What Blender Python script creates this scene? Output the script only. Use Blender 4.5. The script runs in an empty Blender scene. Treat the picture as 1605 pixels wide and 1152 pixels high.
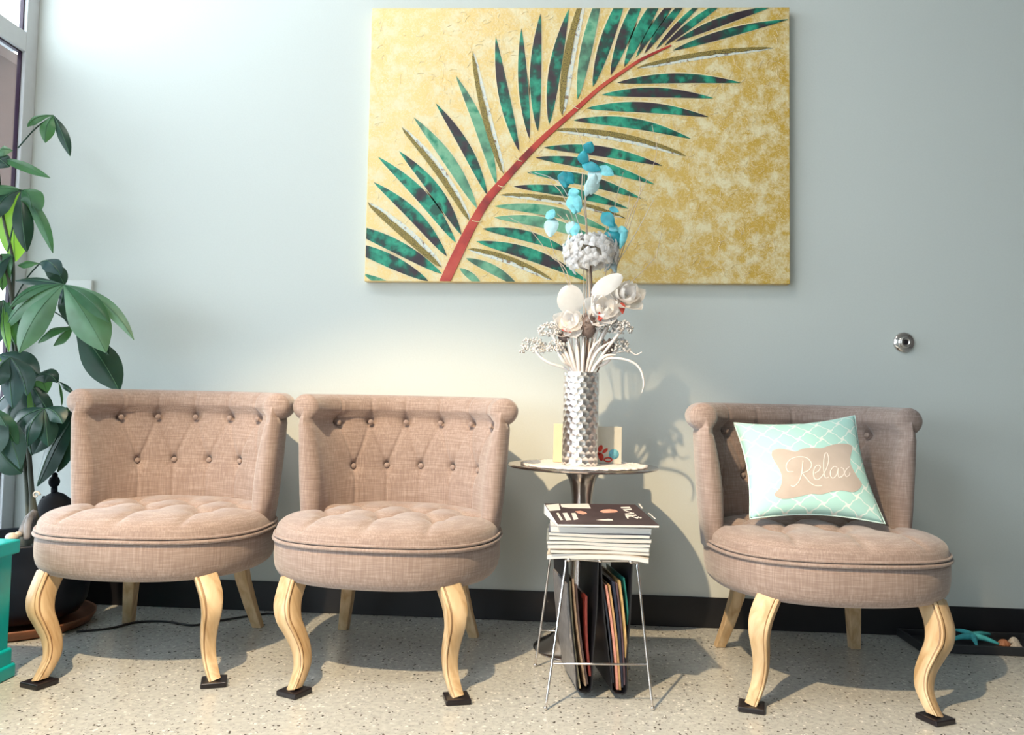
import bpy, bmesh, math, random
import numpy as np
from math import sin, cos, pi, radians, sqrt, exp, atan2
from mathutils import Vector, Matrix
from mathutils.geometry import tessellate_polygon

SC = bpy.context.scene
COL = SC.collection
rnd = random.Random(7)

# ------------------------------------------------------------------ camera
F = 1250.0; CX, CY = 802.5, 576.0
PITCH = radians(2.55); YAW = radians(3.15); ROLL = 0.0235
CAM = np.array([0.0, -2.72, 0.73])
_f = np.array([-sin(YAW)*cos(PITCH), cos(YAW)*cos(PITCH), sin(PITCH)])
_r0 = np.array([cos(YAW), sin(YAW), 0.0]); _u0 = np.cross(_r0, _f)
_r = cos(ROLL)*_r0 + sin(ROLL)*_u0; _u = -sin(ROLL)*_r0 + cos(ROLL)*_u0
cam = bpy.data.cameras.new('camera'); cam.sensor_width = 36.0; cam.lens = F/1605.0*36.0
cam.clip_start = 0.05
camo = bpy.data.objects.new('camera', cam); COL.objects.link(camo)
camo.matrix_world = Matrix(((_r[0], _u[0], -_f[0], CAM[0]), (_r[1], _u[1], -_f[1], CAM[1]),
                            (_r[2], _u[2], -_f[2], CAM[2]), (0, 0, 0, 1)))
SC.camera = camo

def ray(px, py): return _f + _r*(px-CX)/F - _u*(py-CY)/F
def onY(px, py, Y=0.0):            # point seen at a pixel, at depth Y in the room
    d = ray(px, py); return Vector(CAM + d*((Y-CAM[1])/d[1]))
def onZ(px, py, z=0.0):
    d = ray(px, py); return Vector(CAM + d*((z-CAM[2])/d[2]))
def onX(px, py, X):
    d = ray(px, py); return Vector(CAM + d*((X-CAM[0])/d[0]))

# ------------------------------------------------------------------ view, world, lights
SC.view_settings.view_transform = 'Standard'; SC.view_settings.look = 'None'
SC.view_settings.gamma = 1.0; SC.view_settings.use_curve_mapping = False
SC.view_settings.exposure = 0.12
SC.cycles.use_denoising = True
SC.cycles.max_bounces = 8; SC.cycles.transparent_max_bounces = 12
W = bpy.data.worlds.new('world'); SC.world = W; W.use_nodes = True
bg = W.node_tree.nodes['Background']
bg.inputs[0].default_value = (0.80, 0.92, 1.0, 1); bg.inputs[1].default_value = 6.8

def light(name, kind, loc, target, energy, color, **kw):
    l = bpy.data.lights.new(name, kind); l.energy = energy; l.color = color
    for k, v in kw.items(): setattr(l, k, v)
    o = bpy.data.objects.new(name, l); COL.objects.link(o); o.location = loc
    o.rotation_euler = (Vector(target)-Vector(loc)).to_track_quat('-Z', 'Y').to_euler()
    return o
# warm ceiling spot in front of the chairs, to the left
light('ceiling_spot', 'SPOT', (-1.05, -2.55, 3.0), (-0.45, -1.22, 0.0), 620, (1.0, 0.74, 0.45),
      spot_size=radians(58), spot_blend=0.40, shadow_soft_size=0.035)
# soft neutral fill lamp added overhead to brighten the back wall, left of centre
light('added_wall_fill', 'AREA', (-0.55, -1.55, 3.12), (-0.6, -0.9, 0), 24, (1.0, 0.93, 0.84), shape='RECTANGLE', size=0.6, size_y=0.6)
# daylight entering by the windows (light portals)
light('portal_left', 'AREA', (-1.93, -2.3, 1.6), (0, -2.3, 1.6), 1, (1, 1, 1), shape='RECTANGLE', size=4.5, size_y=2.8).data.cycles.is_portal = True
light('portal_front', 'AREA', (-1.25, -5.95, 2.1), (-1.25, 0, 2.1), 1, (1, 1, 1), shape='RECTANGLE', size=1.1, size_y=1.6).data.cycles.is_portal = True

# ------------------------------------------------------------------ materials
def new_mat(name):
    m = bpy.data.materials.new(name); m.use_nodes = True
    return m, m.node_tree.nodes, m.node_tree.links, m.node_tree.nodes['Principled BSDF']
def rgb(c): return (c[0], c[1], c[2], 1)
def s2l(r, g, b):
    f = lambda v: (v/255/12.92) if v/255 <= 0.04045 else ((v/255+0.055)/1.055)**2.4
    return (f(r), f(g), f(b))
def simple(name, color, rough=0.5, metal=0.0, noise=0.0, scale=30, bump=0.0, spec=0.5, stretch=(1, 1, 1), bdist=0.002):
    m, N, L, P = new_mat(name)
    P.inputs['Roughness'].default_value = rough; P.inputs['Metallic'].default_value = metal
    P.inputs['Specular IOR Level'].default_value = spec
    tc = N.new('ShaderNodeTexCoord'); mp = N.new('ShaderNodeMapping'); mp.inputs['Scale'].default_value = stretch
    L.new(tc.outputs['Object'], mp.inputs[0])
    nz = N.new('ShaderNodeTexNoise'); nz.inputs['Scale'].default_value = scale; nz.inputs['Detail'].default_value = 5
    L.new(mp.outputs[0], nz.inputs['Vector'])
    rp = N.new('ShaderNodeValToRGB')
    rp.color_ramp.elements[0].position = 0.3; rp.color_ramp.elements[1].position = 0.7
    rp.color_ramp.elements[0].color = rgb([c*(1-noise) for c in color]); rp.color_ramp.elements[1].color = rgb([min(1, c*(1+noise)) for c in color])
    L.new(nz.outputs[0], rp.inputs[0]); L.new(rp.outputs[0], P.inputs['Base Color'])
    if bump:
        b = N.new('ShaderNodeBump'); b.inputs['Strength'].default_value = bump; b.inputs['Distance'].default_value = bdist
        L.new(nz.outputs[0], b.inputs['Height']); L.new(b.outputs[0], P.inputs['Normal'])
    return m

M = {}
M['wall'] = simple('wall_paint', (0.62, 0.66, 0.635), 0.7, noise=0.015, scale=180, bump=0.25, bdist=0.001)
M['ceiling'] = simple('ceiling_paint', (0.50, 0.50, 0.49), 0.9)
M['base'] = simple('baseboard_rubber', (0.006, 0.006, 0.009), 0.5, noise=0.1)
M['frame'] = simple('window_frame_white', (0.62, 0.64, 0.66), 0.45, noise=0.03)
M['gasket'] = simple('gasket_dark', (0.035, 0.012, 0.04), 0.4)
M['awning'] = simple('awning_brown', (0.075, 0.042, 0.032), 0.8, noise=0.1)
M['ground'] = simple('pavement', (0.24, 0.25, 0.26), 0.8, noise=0.1, scale=2)
def mat_floor():
    m, N, L, P = new_mat('speckled_epoxy_floor')
    tc = N.new('ShaderNodeTexCoord')
    def vor(scale, lo, hi, seed):
        mp = N.new('ShaderNodeMapping'); mp.inputs['Location'].default_value = (seed, seed*1.7, 0)
        L.new(tc.outputs['Object'], mp.inputs[0])
        nz = N.new('ShaderNodeTexNoise'); nz.inputs['Scale'].default_value = scale*1.3
        L.new(mp.outputs[0], nz.inputs['Vector'])
        ad = N.new('ShaderNodeMix'); ad.data_type = 'RGBA'; ad.blend_type = 'LINEAR_LIGHT'; ad.inputs[0].default_value = 0.006
        L.new(mp.outputs[0], ad.inputs[6]); L.new(nz.outputs['Color'], ad.inputs[7])
        v = N.new('ShaderNodeTexVoronoi'); v.inputs['Scale'].default_value = scale
        L.new(ad.outputs[2], v.inputs['Vector'])
        s = N.new('ShaderNodeSeparateColor'); L.new(v.outputs['Color'], s.inputs[0])
        # cells picked at random, cut to a small chip around the cell centre
        a = N.new('ShaderNodeMath'); a.operation = 'LESS_THAN'; L.new(s.outputs[0], a.inputs[0]); a.inputs[1].default_value = lo
        b = N.new('ShaderNodeMath'); b.operation = 'LESS_THAN'; L.new(v.outputs['Distance'], b.inputs[0]); b.inputs[1].default_value = hi
        c = N.new('ShaderNodeMath'); c.operation = 'MULTIPLY'; L.new(a.outputs[0], c.inputs[0]); L.new(b.outputs[0], c.inputs[1])
        return c.outputs[0]
    nz = N.new('ShaderNodeTexNoise'); nz.inputs['Scale'].default_value = 70; nz.inputs['Detail'].default_value = 6
    L.new(tc.outputs['Object'], nz.inputs['Vector'])
    rp = N.new('ShaderNodeValToRGB'); rp.color_ramp.elements[0].position = 0.32; rp.color_ramp.elements[1].position = 0.68
    rp.color_ramp.elements[0].color = (0.40, 0.41, 0.395, 1); rp.color_ramp.elements[1].color = (0.53, 0.54, 0.515, 1)
    L.new(nz.outputs[0], rp.inputs[0]); cur = rp.outputs[0]
    for sc, lo, hi, seed, colr in ((170, .22, .42, 3, (0.34, 0.35, 0.34)), (110, .10, .40, 9, (0.72, 0.72, 0.68)), (75, .13, .26, 21, (0.07, 0.06, 0.055)), (120, .11, .30, 33, (0.10, 0.085, 0.075))):
        mx = N.new('ShaderNodeMix'); mx.data_type = 'RGBA'
        L.new(vor(sc, lo, hi, seed), mx.inputs[0]); L.new(cur, mx.inputs[6]); mx.inputs[7].default_value = rgb(colr); cur = mx.outputs[2]
    L.new(cur, P.inputs['Base Color']); P.inputs['Roughness'].default_value = 0.22
    P.inputs['Specular IOR Level'].default_value = 0.5
    n2 = N.new('ShaderNodeTexNoise'); n2.inputs['Scale'].default_value = 25; L.new(tc.outputs['Object'], n2.inputs['Vector'])
    b = N.new('ShaderNodeBump'); b.inputs['Strength'].default_value = 0.12; b.inputs['Distance'].default_value = 0.002
    L.new(n2.outputs[0], b.inputs['Height']); L.new(b.outputs[0], P.inputs['Normal'])
    return m
M['floor'] = mat_floor()
def mat_fabric(name, c1, c2, c3, yz=(1, 1, 1)):
    m, N, L, P = new_mat(name)
    tc = N.new('ShaderNodeTexCoord')
    def n(scale, st, det=4):
        mp = N.new('ShaderNodeMapping'); mp.inputs['Scale'].default_value = st; L.new(tc.outputs['Object'], mp.inputs[0])
        x = N.new('ShaderNodeTexNoise'); x.inputs['Scale'].default_value = scale; x.inputs['Detail'].default_value = det
        L.new(mp.outputs[0], x.inputs['Vector']); return x.outputs[0]
    a = n(260, (1, 1, 0.05)); b = n(300, (0.06, 0.06, 1)); c = n(9, (1, 1, 0.6))
    mx = N.new('ShaderNodeMath'); mx.operation = 'ADD'; L.new(a, mx.inputs[0]); L.new(b, mx.inputs[1])
    rp = N.new('ShaderNodeValToRGB'); e = rp.color_ramp.elements
    e[0].position = 0.40; e[1].position = 0.64; e[0].color = rgb(c1); e[1].color = rgb(c3)
    k = e.new(0.52); k.color = rgb(c2)
    h = N.new('ShaderNodeMath'); h.operation = 'MULTIPLY'; h.inputs[1].default_value = 0.5; L.new(mx.outputs[0], h.inputs[0])
    L.new(h.outputs[0], rp.inputs[0])
    L.new(rp.outputs[0], P.inputs['Base Color']); P.inputs['Roughness'].default_value = 0.85
    P.inputs['Specular IOR Level'].default_value = 0.25
    P.inputs['Sheen Weight'].default_value = 0.35; P.inputs['Sheen Roughness'].default_value = 0.5
    bp = N.new('ShaderNodeBump'); bp.inputs['Strength'].default_value = 0.35; bp.inputs['Distance'].default_value = 0.001
    L.new(h.outputs[0], bp.inputs['Height']); L.new(bp.outputs[0], P.inputs['Normal'])
    return m
M['linen'] = mat_fabric('taupe_linen', (0.265, 0.195, 0.170), (0.318, 0.242, 0.213), (0.40, 0.318, 0.282))
def mat_wood(name, c1, c2, stretch=(1, 1, 0.12), scale=40):
    m, N, L, P = new_mat(name)
    tc = N.new('ShaderNodeTexCoord'); mp = N.new('ShaderNodeMapping'); mp.inputs['Scale'].default_value = stretch
    L.new(tc.outputs['Object'], mp.inputs[0])
    nz = N.new('ShaderNodeTexNoise'); nz.inputs['Scale'].default_value = scale; nz.inputs['Detail'].default_value = 6; nz.inputs['Distortion'].default_value = 0.6
    L.new(mp.outputs[0], nz.inputs['Vector'])
    rp = N.new('ShaderNodeValToRGB'); rp.color_ramp.elements[0].position = 0.3; rp.color_ramp.elements[1].position = 0.66
    rp.color_ramp.elements[0].color = rgb(c1); rp.color_ramp.elements[1].color = rgb(c2)
    L.new(nz.outputs[0], rp.inputs[0]); L.new(rp.outputs[0], P.inputs['Base Color']); P.inputs['Roughness'].default_value = 0.45
    b = N.new('ShaderNodeBump'); b.inputs['Strength'].default_value = 0.2; b.inputs['Distance'].default_value = 0.001
    L.new(nz.outputs[0], b.inputs['Height']); L.new(b.outputs[0], P.inputs['Normal'])
    return m
M['oak'] = mat_wood('weathered_oak', (0.42, 0.27, 0.13), (0.66, 0.50, 0.31))
M['oak_groove'] = mat_wood('oak_groove', (0.16, 0.085, 0.035), (0.26, 0.15, 0.07))
M['black'] = simple('black_plastic', (0.012, 0.009, 0.012), 0.28)
M['leather'] = simple('black_leather', (0.006, 0.006, 0.009), 0.45, bump=0.2, scale=200)
M['chrome'] = simple('chrome', (0.72, 0.68, 0.66), 0.16, 1.0)
M['alu'] = simple('polished_aluminium', (0.55, 0.50, 0.49), 0.2, 1.0, noise=0.05, scale=8)
M['silver'] = simple('hammered_silver', (0.86, 0.83, 0.82), 0.30, 1.0)
M['teal'] = simple('teal_paint', (0.0, 0.40, 0.42), 0.35, noise=0.04)
M['pot'] = simple('dark_pot_glaze', (0.008, 0.011, 0.020), 0.45, spec=0.3, noise=0.2, scale=12)
M['terra'] = simple('terracotta_saucer', (0.20, 0.075, 0.035), 0.6, noise=0.15)
M['soil'] = simple('potting_soil', (0.02, 0.014, 0.01), 0.95, noise=0.5, bump=1, scale=60, bdist=0.01)
M['trunk'] = simple('plant_bark', (0.055, 0.06, 0.045), 0.7, noise=0.5, scale=25, bump=0.6, stretch=(1, 1, 0.3))
M['stone'] = simple('driftwood_grey', (0.16, 0.155, 0.16), 0.75, noise=0.6, scale=22, bump=0.8, bdist=0.006)
M['shell'] = simple('shell_cream', (0.62, 0.54, 0.44), 0.45, noise=0.2, scale=20, bump=0.3)
M['orange_shell'] = simple('shell_orange', (0.42, 0.17, 0.08), 0.45, noise=0.2, scale=20)
M['figurine'] = simple('dark_figurine', (0.004, 0.005, 0.008), 0.7, spec=0.15, noise=0.2)
M['star'] = simple('turquoise_starfish', (0.06, 0.42, 0.46), 0.7, noise=0.2, scale=60, bump=0.5)
M['tray'] = simple('dark_tray', (0.02, 0.022, 0.026), 0.5)
M['cable'] = simple('black_cable', (0.008, 0.008, 0.01), 0.4)
M['plate'] = simple('white_plate', (0.70, 0.73, 0.71), 0.4)
M['doily'] = simple('white_lace', (0.80, 0.77, 0.76), 0.9, noise=0.1, scale=120, bump=1, bdist=0.004)
M['cream'] = simple('cream_card', (0.74, 0.66, 0.46), 0.7)
M['card'] = simple('pale_grey_card', (0.60, 0.60, 0.54), 0.6, noise=0.03)
M['red'] = simple('red_print', (0.55, 0.04, 0.025), 0.5)
M['blue'] = simple('blue_print', (0.16, 0.48, 0.62), 0.5, noise=0.15, scale=200)
M['paper'] = simple('page_edges', (0.66, 0.65, 0.64), 0.8, noise=0.18, scale=90, stretch=(0.05, 0.05, 5))
M['cover_dark'] = simple('dark_cover', (0.050, 0.034, 0.038), 0.55, spec=0.3, noise=0.25, scale=14)
M['cover_white'] = simple('cover_white_print', (0.72, 0.68, 0.64), 0.35)
M['cover_skin'] = simple('cover_pink_print', (0.72, 0.36, 0.27), 0.35, noise=0.2, scale=40)
M['petal'] = simple('white_petal', (0.92, 0.90, 0.90), 0.6, noise=0.06, scale=60)
M['petal_cream'] = simple('cream_petal', (0.82, 0.77, 0.71), 0.6, noise=0.12, scale=50)
M['glitter_white'] = simple('silver_glitter_bloom', (0.78, 0.76, 0.76), 0.35, 0.15, noise=0.5, scale=300, bump=1, bdist=0.004)
M['white_stem'] = simple('white_painted_stem', (0.80, 0.76, 0.75), 0.6, noise=0.08, scale=60)
M['twig'] = simple('pale_twig', (0.66, 0.52, 0.40), 0.7, noise=0.2, scale=60)
M['brown_stem'] = simple('brown_stem', (0.16, 0.10, 0.075), 0.7, noise=0.2)
M['cone'] = simple('brown_grey_pod', (0.17, 0.13, 0.12), 0.7, noise=0.4, scale=60, bump=1, bdist=0.004)
M['red_sepal'] = simple('red_sepal', (0.42, 0.05, 0.03), 0.6)
M['teal_leaf'] = simple('teal_leaf', (0.02, 0.30, 0.36), 0.45, noise=0.25, scale=40)
M['turq_leaf'] = simple('turquoise_leaf', (0.22, 0.66, 0.72), 0.45, noise=0.25, scale=60)
M['pale_turq'] = simple('pale_turquoise_leaf', (0.58, 0.82, 0.84), 0.45, noise=0.15, scale=60)
def mat_leaf(name, c, tr=0.35):
    m, N, L, P = new_mat(name)
    tc = N.new('ShaderNodeTexCoord'); nz = N.new('ShaderNodeTexNoise'); nz.inputs['Scale'].default_value = 16
    L.new(tc.outputs['Object'], nz.inputs['Vector'])
    rp = N.new('ShaderNodeValToRGB'); rp.color_ramp.elements[0].position = 0.3; rp.color_ramp.elements[1].position = 0.7
    rp.color_ramp.elements[0].color = rgb([x*0.7 for x in c]); rp.color_ramp.elements[1].color = rgb([x*1.3 for x in c])
    L.new(nz.outputs[0], rp.inputs[0]); L.new(rp.outputs[0], P.inputs['Base Color']); P.inputs['Roughness'].default_value = 0.38
    t = N.new('ShaderNodeBsdfTranslucent'); t.inputs[0].default_value = rgb((min(1, c[0]*3.2+0.05), min(1, c[1]*2.6+.05), c[2]*1.2))
    mx = N.new('ShaderNodeMixShader'); mx.inputs[0].default_value = tr
    L.new(P.outputs[0], mx.inputs[1]); L.new(t.outputs[0], mx.inputs[2]); L.new(mx.outputs[0], N['Material Output'].inputs[0])
    return m
M['leaf'] = mat_leaf('leaf_green', (0.040, 0.135, 0.072))
M['leaf_dark'] = mat_leaf('leaf_dark_green', (0.012, 0.048, 0.036), 0.12)
M['leaf_pale'] = mat_leaf('leaf_pale_green', (0.10, 0.22, 0.14), 0.25)
M['leaf_backlit'] = mat_leaf('leaf_backlit_green', (0.14, 0.32, 0.07), 0.55)  # window backlight put into the colour as a brighter green
M['leaf_grey'] = mat_leaf('leaf_blue_grey', (0.035, 0.085, 0.09), 0.10)
def mat_petal(name, c, tr):
    m = simple(name, c, 0.6, noise=0.05, scale=60); N, L = m.node_tree.nodes, m.node_tree.links
    t = N.new('ShaderNodeBsdfTranslucent'); t.inputs[0].default_value = rgb(c)
    mx = N.new('ShaderNodeMixShader'); mx.inputs[0].default_value = tr
    L.new(N['Principled BSDF'].outputs[0], mx.inputs[1]); L.new(t.outputs[0], mx.inputs[2]); L.new(mx.outputs[0], N['Material Output'].inputs[0])
    return m
M['petal'] = mat_petal('white_silk_petal', (0.95, 0.94, 0.94), 0.42); M['petal_cream'] = mat_petal('cream_silk_petal', (0.90, 0.86, 0.81), 0.35)
def mat_glass():
    m, N, L, P = new_mat('window_glass'); N.remove(P)
    t = N.new('ShaderNodeBsdfTransparent'); g = N.new('ShaderNodeBsdfGlossy'); g.inputs['Roughness'].default_value = 0.02
    mx = N.new('ShaderNodeMixShader'); mx.inputs[0].default_value = 0.05
    L.new(t.outputs[0], mx.inputs[1]); L.new(g.outputs[0], mx.inputs[2]); L.new(mx.outputs[0], N['Material Output'].inputs[0])
    return m
M['glass'] = mat_glass()
def mat_canvas():
    m, N, L, P = new_mat('gold_textured_canvas')
    tc = N.new('ShaderNodeTexCoord')
    sx = N.new('ShaderNodeSeparateXYZ'); L.new(tc.outputs['Object'], sx.inputs[0])
    a = N.new('ShaderNodeTexNoise'); a.inputs['Scale'].default_value = 20; a.inputs['Detail'].default_value = 9; a.inputs['Roughness'].default_value = 0.7
    L.new(tc.outputs['Object'], a.inputs['Vector'])
    b = N.new('ShaderNodeTexNoise'); b.inputs['Scale'].default_value = 42; b.inputs['Detail'].default_value = 4; b.inputs['Distortion'].default_value = 2.2
    L.new(tc.outputs['Object'], b.inputs['Vector'])
    # gold ground: paler paint on the left of the picture, ochre on its right
    mr = N.new('ShaderNodeMapRange'); mr.inputs['From Min'].default_value = -0.55; mr.inputs['From Max'].default_value = 0.75
    L.new(sx.outputs[0], mr.inputs[0])
    pale = N.new('ShaderNodeMix'); pale.data_type = 'RGBA'; pale.inputs[6].default_value = (0.90, 0.66, 0.27, 1); pale.inputs[7].default_value = (0.58, 0.36, 0.05, 1)
    L.new(mr.outputs[0], pale.inputs[0])
    rp = N.new('ShaderNodeValToRGB'); rp.color_ramp.elements[0].position = 0.45; rp.color_ramp.elements[1].position = 0.63
    rp.color_ramp.elements[0].color = (0, 0, 0, 1); rp.color_ramp.elements[1].color = (0.8, 0.8, 0.8, 1); L.new(a.outputs[0], rp.inputs[0])
    m1 = N.new('ShaderNodeMix'); m1.data_type = 'RGBA'; L.new(rp.outputs[0], m1.inputs[0]); L.new(pale.outputs[2], m1.inputs[6]); m1.inputs[7].default_value = (0.84, 0.77, 0.52, 1)
    # thin scratches: narrow band of the distorted noise
    s = N.new('ShaderNodeMath'); s.operation = 'SUBTRACT'; L.new(b.outputs[0], s.inputs[0]); s.inputs[1].default_value = 0.5
    ab = N.new('ShaderNodeMath'); ab.operation = 'ABSOLUTE'; L.new(s.outputs[0], ab.inputs[0])
    r2 = N.new('ShaderNodeValToRGB'); r2.color_ramp.elements[0].position = 0.0; r2.color_ramp.elements[1].position = 0.028
    r2.color_ramp.elements[0].color = (0.55, 0.55, 0.55, 1); r2.color_ramp.elements[1].color = (0, 0, 0, 1); L.new(ab.outputs[0], r2.inputs[0])
    m2 = N.new('ShaderNodeMix'); m2.data_type = 'RGBA'; L.new(r2.outputs[0], m2.inputs[0]); L.new(m1.outputs[2], m2.inputs[6]); m2.inputs[7].default_value = (0.88, 0.80, 0.58, 1)
    L.new(m2.outputs[2], P.inputs['Base Color']); P.inputs['Roughness'].default_value = 0.42
    bp = N.new('ShaderNodeBump'); bp.inputs['Strength'].default_value = 0.5; bp.inputs['Distance'].default_value = 0.003
    L.new(b.outputs[0], bp.inputs['Height']); L.new(bp.outputs[0], P.inputs['Normal'])
    return m
M['canvas'] = mat_canvas()
def mat_ramp(name, cols, scale, rough=0.5, bump=0.3, detail=6, metal=0, lo=0.34, hi=0.66):
    m, N, L, P = new_mat(name)
    tc = N.new('ShaderNodeTexCoord'); nz = N.new('ShaderNodeTexNoise'); nz.inputs['Scale'].default_value = scale; nz.inputs['Detail'].default_value = detail
    L.new(tc.outputs['Object'], nz.inputs['Vector'])
    rp = N.new('ShaderNodeValToRGB'); e = rp.color_ramp.elements
    while len(e) < len(cols): e.new(0.5)
    for i, c in enumerate(cols):
        e[i].position = lo+(hi-lo)*i/(len(cols)-1); e[i].color = rgb(c)
    L.new(nz.outputs[0], rp.inputs[0]); L.new(rp.outputs[0], P.inputs['Base Color']); P.inputs['Roughness'].default_value = rough; P.inputs['Metallic'].default_value = metal
    b = N.new('ShaderNodeBump'); b.inputs['Strength'].default_value = bump; b.inputs['Distance'].default_value = 0.002
    L.new(nz.outputs[0], b.inputs['Height']); L.new(b.outputs[0], P.inputs['Normal'])
    return m
M['frond'] = mat_ramp('painted_green_leaflet', [(0.03, 0.02, 0.028), (0.045, 0.028, 0.035), (0.01, 0.07, 0.05), (0.01, 0.24, 0.15), (0.03, 0.36, 0.22), (0.02, 0.10, 0.07)], 14, 0.5, 0.4, 8, 0, 0.36, 0.68)
M['frond_light'] = mat_ramp('painted_pale_green_leaflet', [(0.06, 0.13, 0.09), (0.12, 0.33, 0.20), (0.20, 0.46, 0.28), (0.03, 0.25, 0.14)], 14, 0.5, 0.4, 8)
M['glitter'] = mat_ramp('gold_glitter_strip', [(0.03, 0.025, 0.01), (0.17, 0.12, 0.025), (0.45, 0.34, 0.09), (0.05, 0.04, 0.015)], 330, 0.4, 1.0, 2, 0.2)
M['glitter_pale'] = mat_ramp('pale_mosaic_strip', [(0.30, 0.20, 0.12), (0.70, 0.78, 0.76), (0.80, 0.74, 0.56), (0.62, 0.72, 0.72)], 60, 0.4, 0.5, 3)
M['crimson'] = mat_ramp('red_painted_stem', [(0.20, 0.02, 0.02), (0.50, 0.045, 0.03), (0.58, 0.09, 0.05)], 9, 0.4, 0.3, 5)
M['outline'] = simple('cream_outline_paint', (0.85, 0.70, 0.42), 0.5, noise=0.08, scale=60, bump=0.6)

# ------------------------------------------------------------------ object helpers
def tag(o, label=None, cat=None, group=None, kind=None):
    if label: o['label'] = label
    if cat: o['category'] = cat
    if group: o['group'] = group
    if kind: o['kind'] = kind
    return o
def empty(name, loc=(0, 0, 0), rz=0):
    o = bpy.data.objects.new(name, None); COL.objects.link(o); o.location = loc; o.rotation_euler = (0, 0, rz)
    o.empty_display_size = 0.05
    return o
class MB:
    """collects vertices and faces for one mesh object"""
    def __init__(s): s.v = []; s.f = []; s.m = []; s.mats = []; s.uv = {}
    def mi(s, mat):
        if mat not in s.mats: s.mats.append(mat)
        return s.mats.index(mat)
    def add(s, vs, fs, mat=None):
        o = len(s.v); s.v += [tuple(p) for p in vs]; k = s.mi(mat) if mat else 0
        for f in fs: s.f.append([i+o for i in f]); s.m.append(k)
        return o
    def grid(s, rows, closed_u=False, closed_v=False, mat=None, flip=False):
        nr, nc = len(rows), len(rows[0]); vs = [p for r in rows for p in r]; fs = []
        for i in range(nr if closed_v else nr-1):
            for j in range(nc if closed_u else nc-1):
                a = i*nc+j; b = i*nc+(j+1) % nc; c = ((i+1) % nr)*nc+(j+1) % nc; d = ((i+1) % nr)*nc+j
                fs.append((a, d, c, b) if flip else (a, b, c, d))
        return s.add(vs, fs, mat)
    def box(s, c, d, mat=None, rz=0):
        R = Matrix.Rotation(rz, 3, 'Z'); vs = []
        for z in (-.5, .5):
            for x, y in ((-.5, -.5), (.5, -.5), (.5, .5), (-.5, .5)):
                vs.append(R @ Vector((x*d[0], y*d[1], z*d[2])) + Vector(c))
        s.add(vs, [(3, 2, 1, 0), (4, 5, 6, 7), (0, 1, 5, 4), (1, 2, 6, 5), (2, 3, 7, 6), (3, 0, 4, 7)], mat)
    def tube(s, pts, r, n=8, mat=None, cap=True, closed=False):
        pts = [Vector(p) for p in pts]; k = len(pts); rs = r if hasattr(r, '__len__') else [r]*k
        rows = []; ref = None
        for i, p in enumerate(pts):
            if closed: t = pts[(i+1) % k]-pts[i-1]
            else: t = pts[min(i+1, k-1)]-pts[max(i-1, 0)]
            t.normalize()
            if ref is None: ref = t.orthogonal().normalized()
            ref = (ref-t*ref.dot(t)); ref = ref.normalized() if ref.length > 1e-6 else t.orthogonal().normalized()
            b = t.cross(ref)
            rows.append([p+(ref*cos(2*pi*j/n)+b*sin(2*pi*j/n))*rs[i] for j in range(n)])
        o = s.grid(rows, closed_u=True, closed_v=closed, mat=mat)
        if cap and not closed:
            s.f.append([o+j for j in range(n)][::-1]); s.m.append(s.mi(mat) if mat else 0)
            s.f.append([o+(k-1)*n+j for j in range(n)]); s.m.append(s.mi(mat) if mat else 0)
    def lathe(s, prof, c=(0, 0, 0), n=48, mat=None, sx=1, sy=1):
        rows = [[(c[0]+r*cos(2*pi*j/n)*sx, c[1]+r*sin(2*pi*j/n)*sy, c[2]+z) for j in range(n)] for r, z in prof]
        s.grid(rows, closed_u=True, mat=mat)
    def ball(s, c, r, mat=None, n=12, sc=(1, 1, 1), rot=None):
        m = n//2; rows = []
        for i in range(m+1):
            a = -pi/2+pi*i/m
            row = []
            for j in range(n):
                p = Vector((cos(a)*cos(2*pi*j/n)*sc[0], cos(a)*sin(2*pi*j/n)*sc[1], sin(a)*sc[2]))*r
                if rot: p = rot @ p
                row.append(p+Vector(c))
            rows.append(row)
        s.grid(rows, closed_u=True, mat=mat)
    def build(s, name, mat=None, parent=None, smooth=True, bevel=0, loc=None, weld=True, sub=0, angle=None):
        me = bpy.data.meshes.new(name); me.from_pydata(s.v, [], s.f)
        mats = s.mats if s.mats else [mat]
        for mm in mats: me.materials.append(M[mm] if isinstance(mm, str) else mm)
        me.polygons.foreach_set('material_index', s.m if s.mats else [0]*len(s.f))
        if weld:
            bm = bmesh.new(); bm.from_mesh(me); bmesh.ops.remove_doubles(bm, verts=bm.verts, dist=1e-6)
            bmesh.ops.recalc_face_normals(bm, faces=bm.faces)
            bm.to_mesh(me); bm.free()
        if smooth:
            me.polygons.foreach_set('use_smooth', [True]*len(me.polygons))
            if angle: me.set_sharp_from_angle(angle=radians(angle))
        me.update()
        o = bpy.data.objects.new(name, me); COL.objects.link(o)
        if loc: o.location = loc
        if parent: o.parent = parent
        if bevel:
            b = o.modifiers.new('bevel', 'BEVEL'); b.width = bevel; b.segments = 3; b.limit_method = 'ANGLE'; b.angle_limit = radians(40)
        if sub:
            b = o.modifiers.new('sub', 'SUBSURF'); b.levels = sub; b.render_levels = sub
        return o
def obj_box(name, lo, hi, mat, parent=None, bevel=0):
    b = MB(); b.box([(lo[i]+hi[i])/2 for i in range(3)], [hi[i]-lo[i] for i in range(3)])
    return b.build(name, mat, parent, smooth=False, bevel=bevel)
def struct(o): o['kind'] = 'structure'; return o
def copy_tree(o, parent=None):
    c = o.copy(); COL.objects.link(c); c.parent = parent
    for ch in list(o.children): copy_tree(ch, c)
    return c
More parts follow.
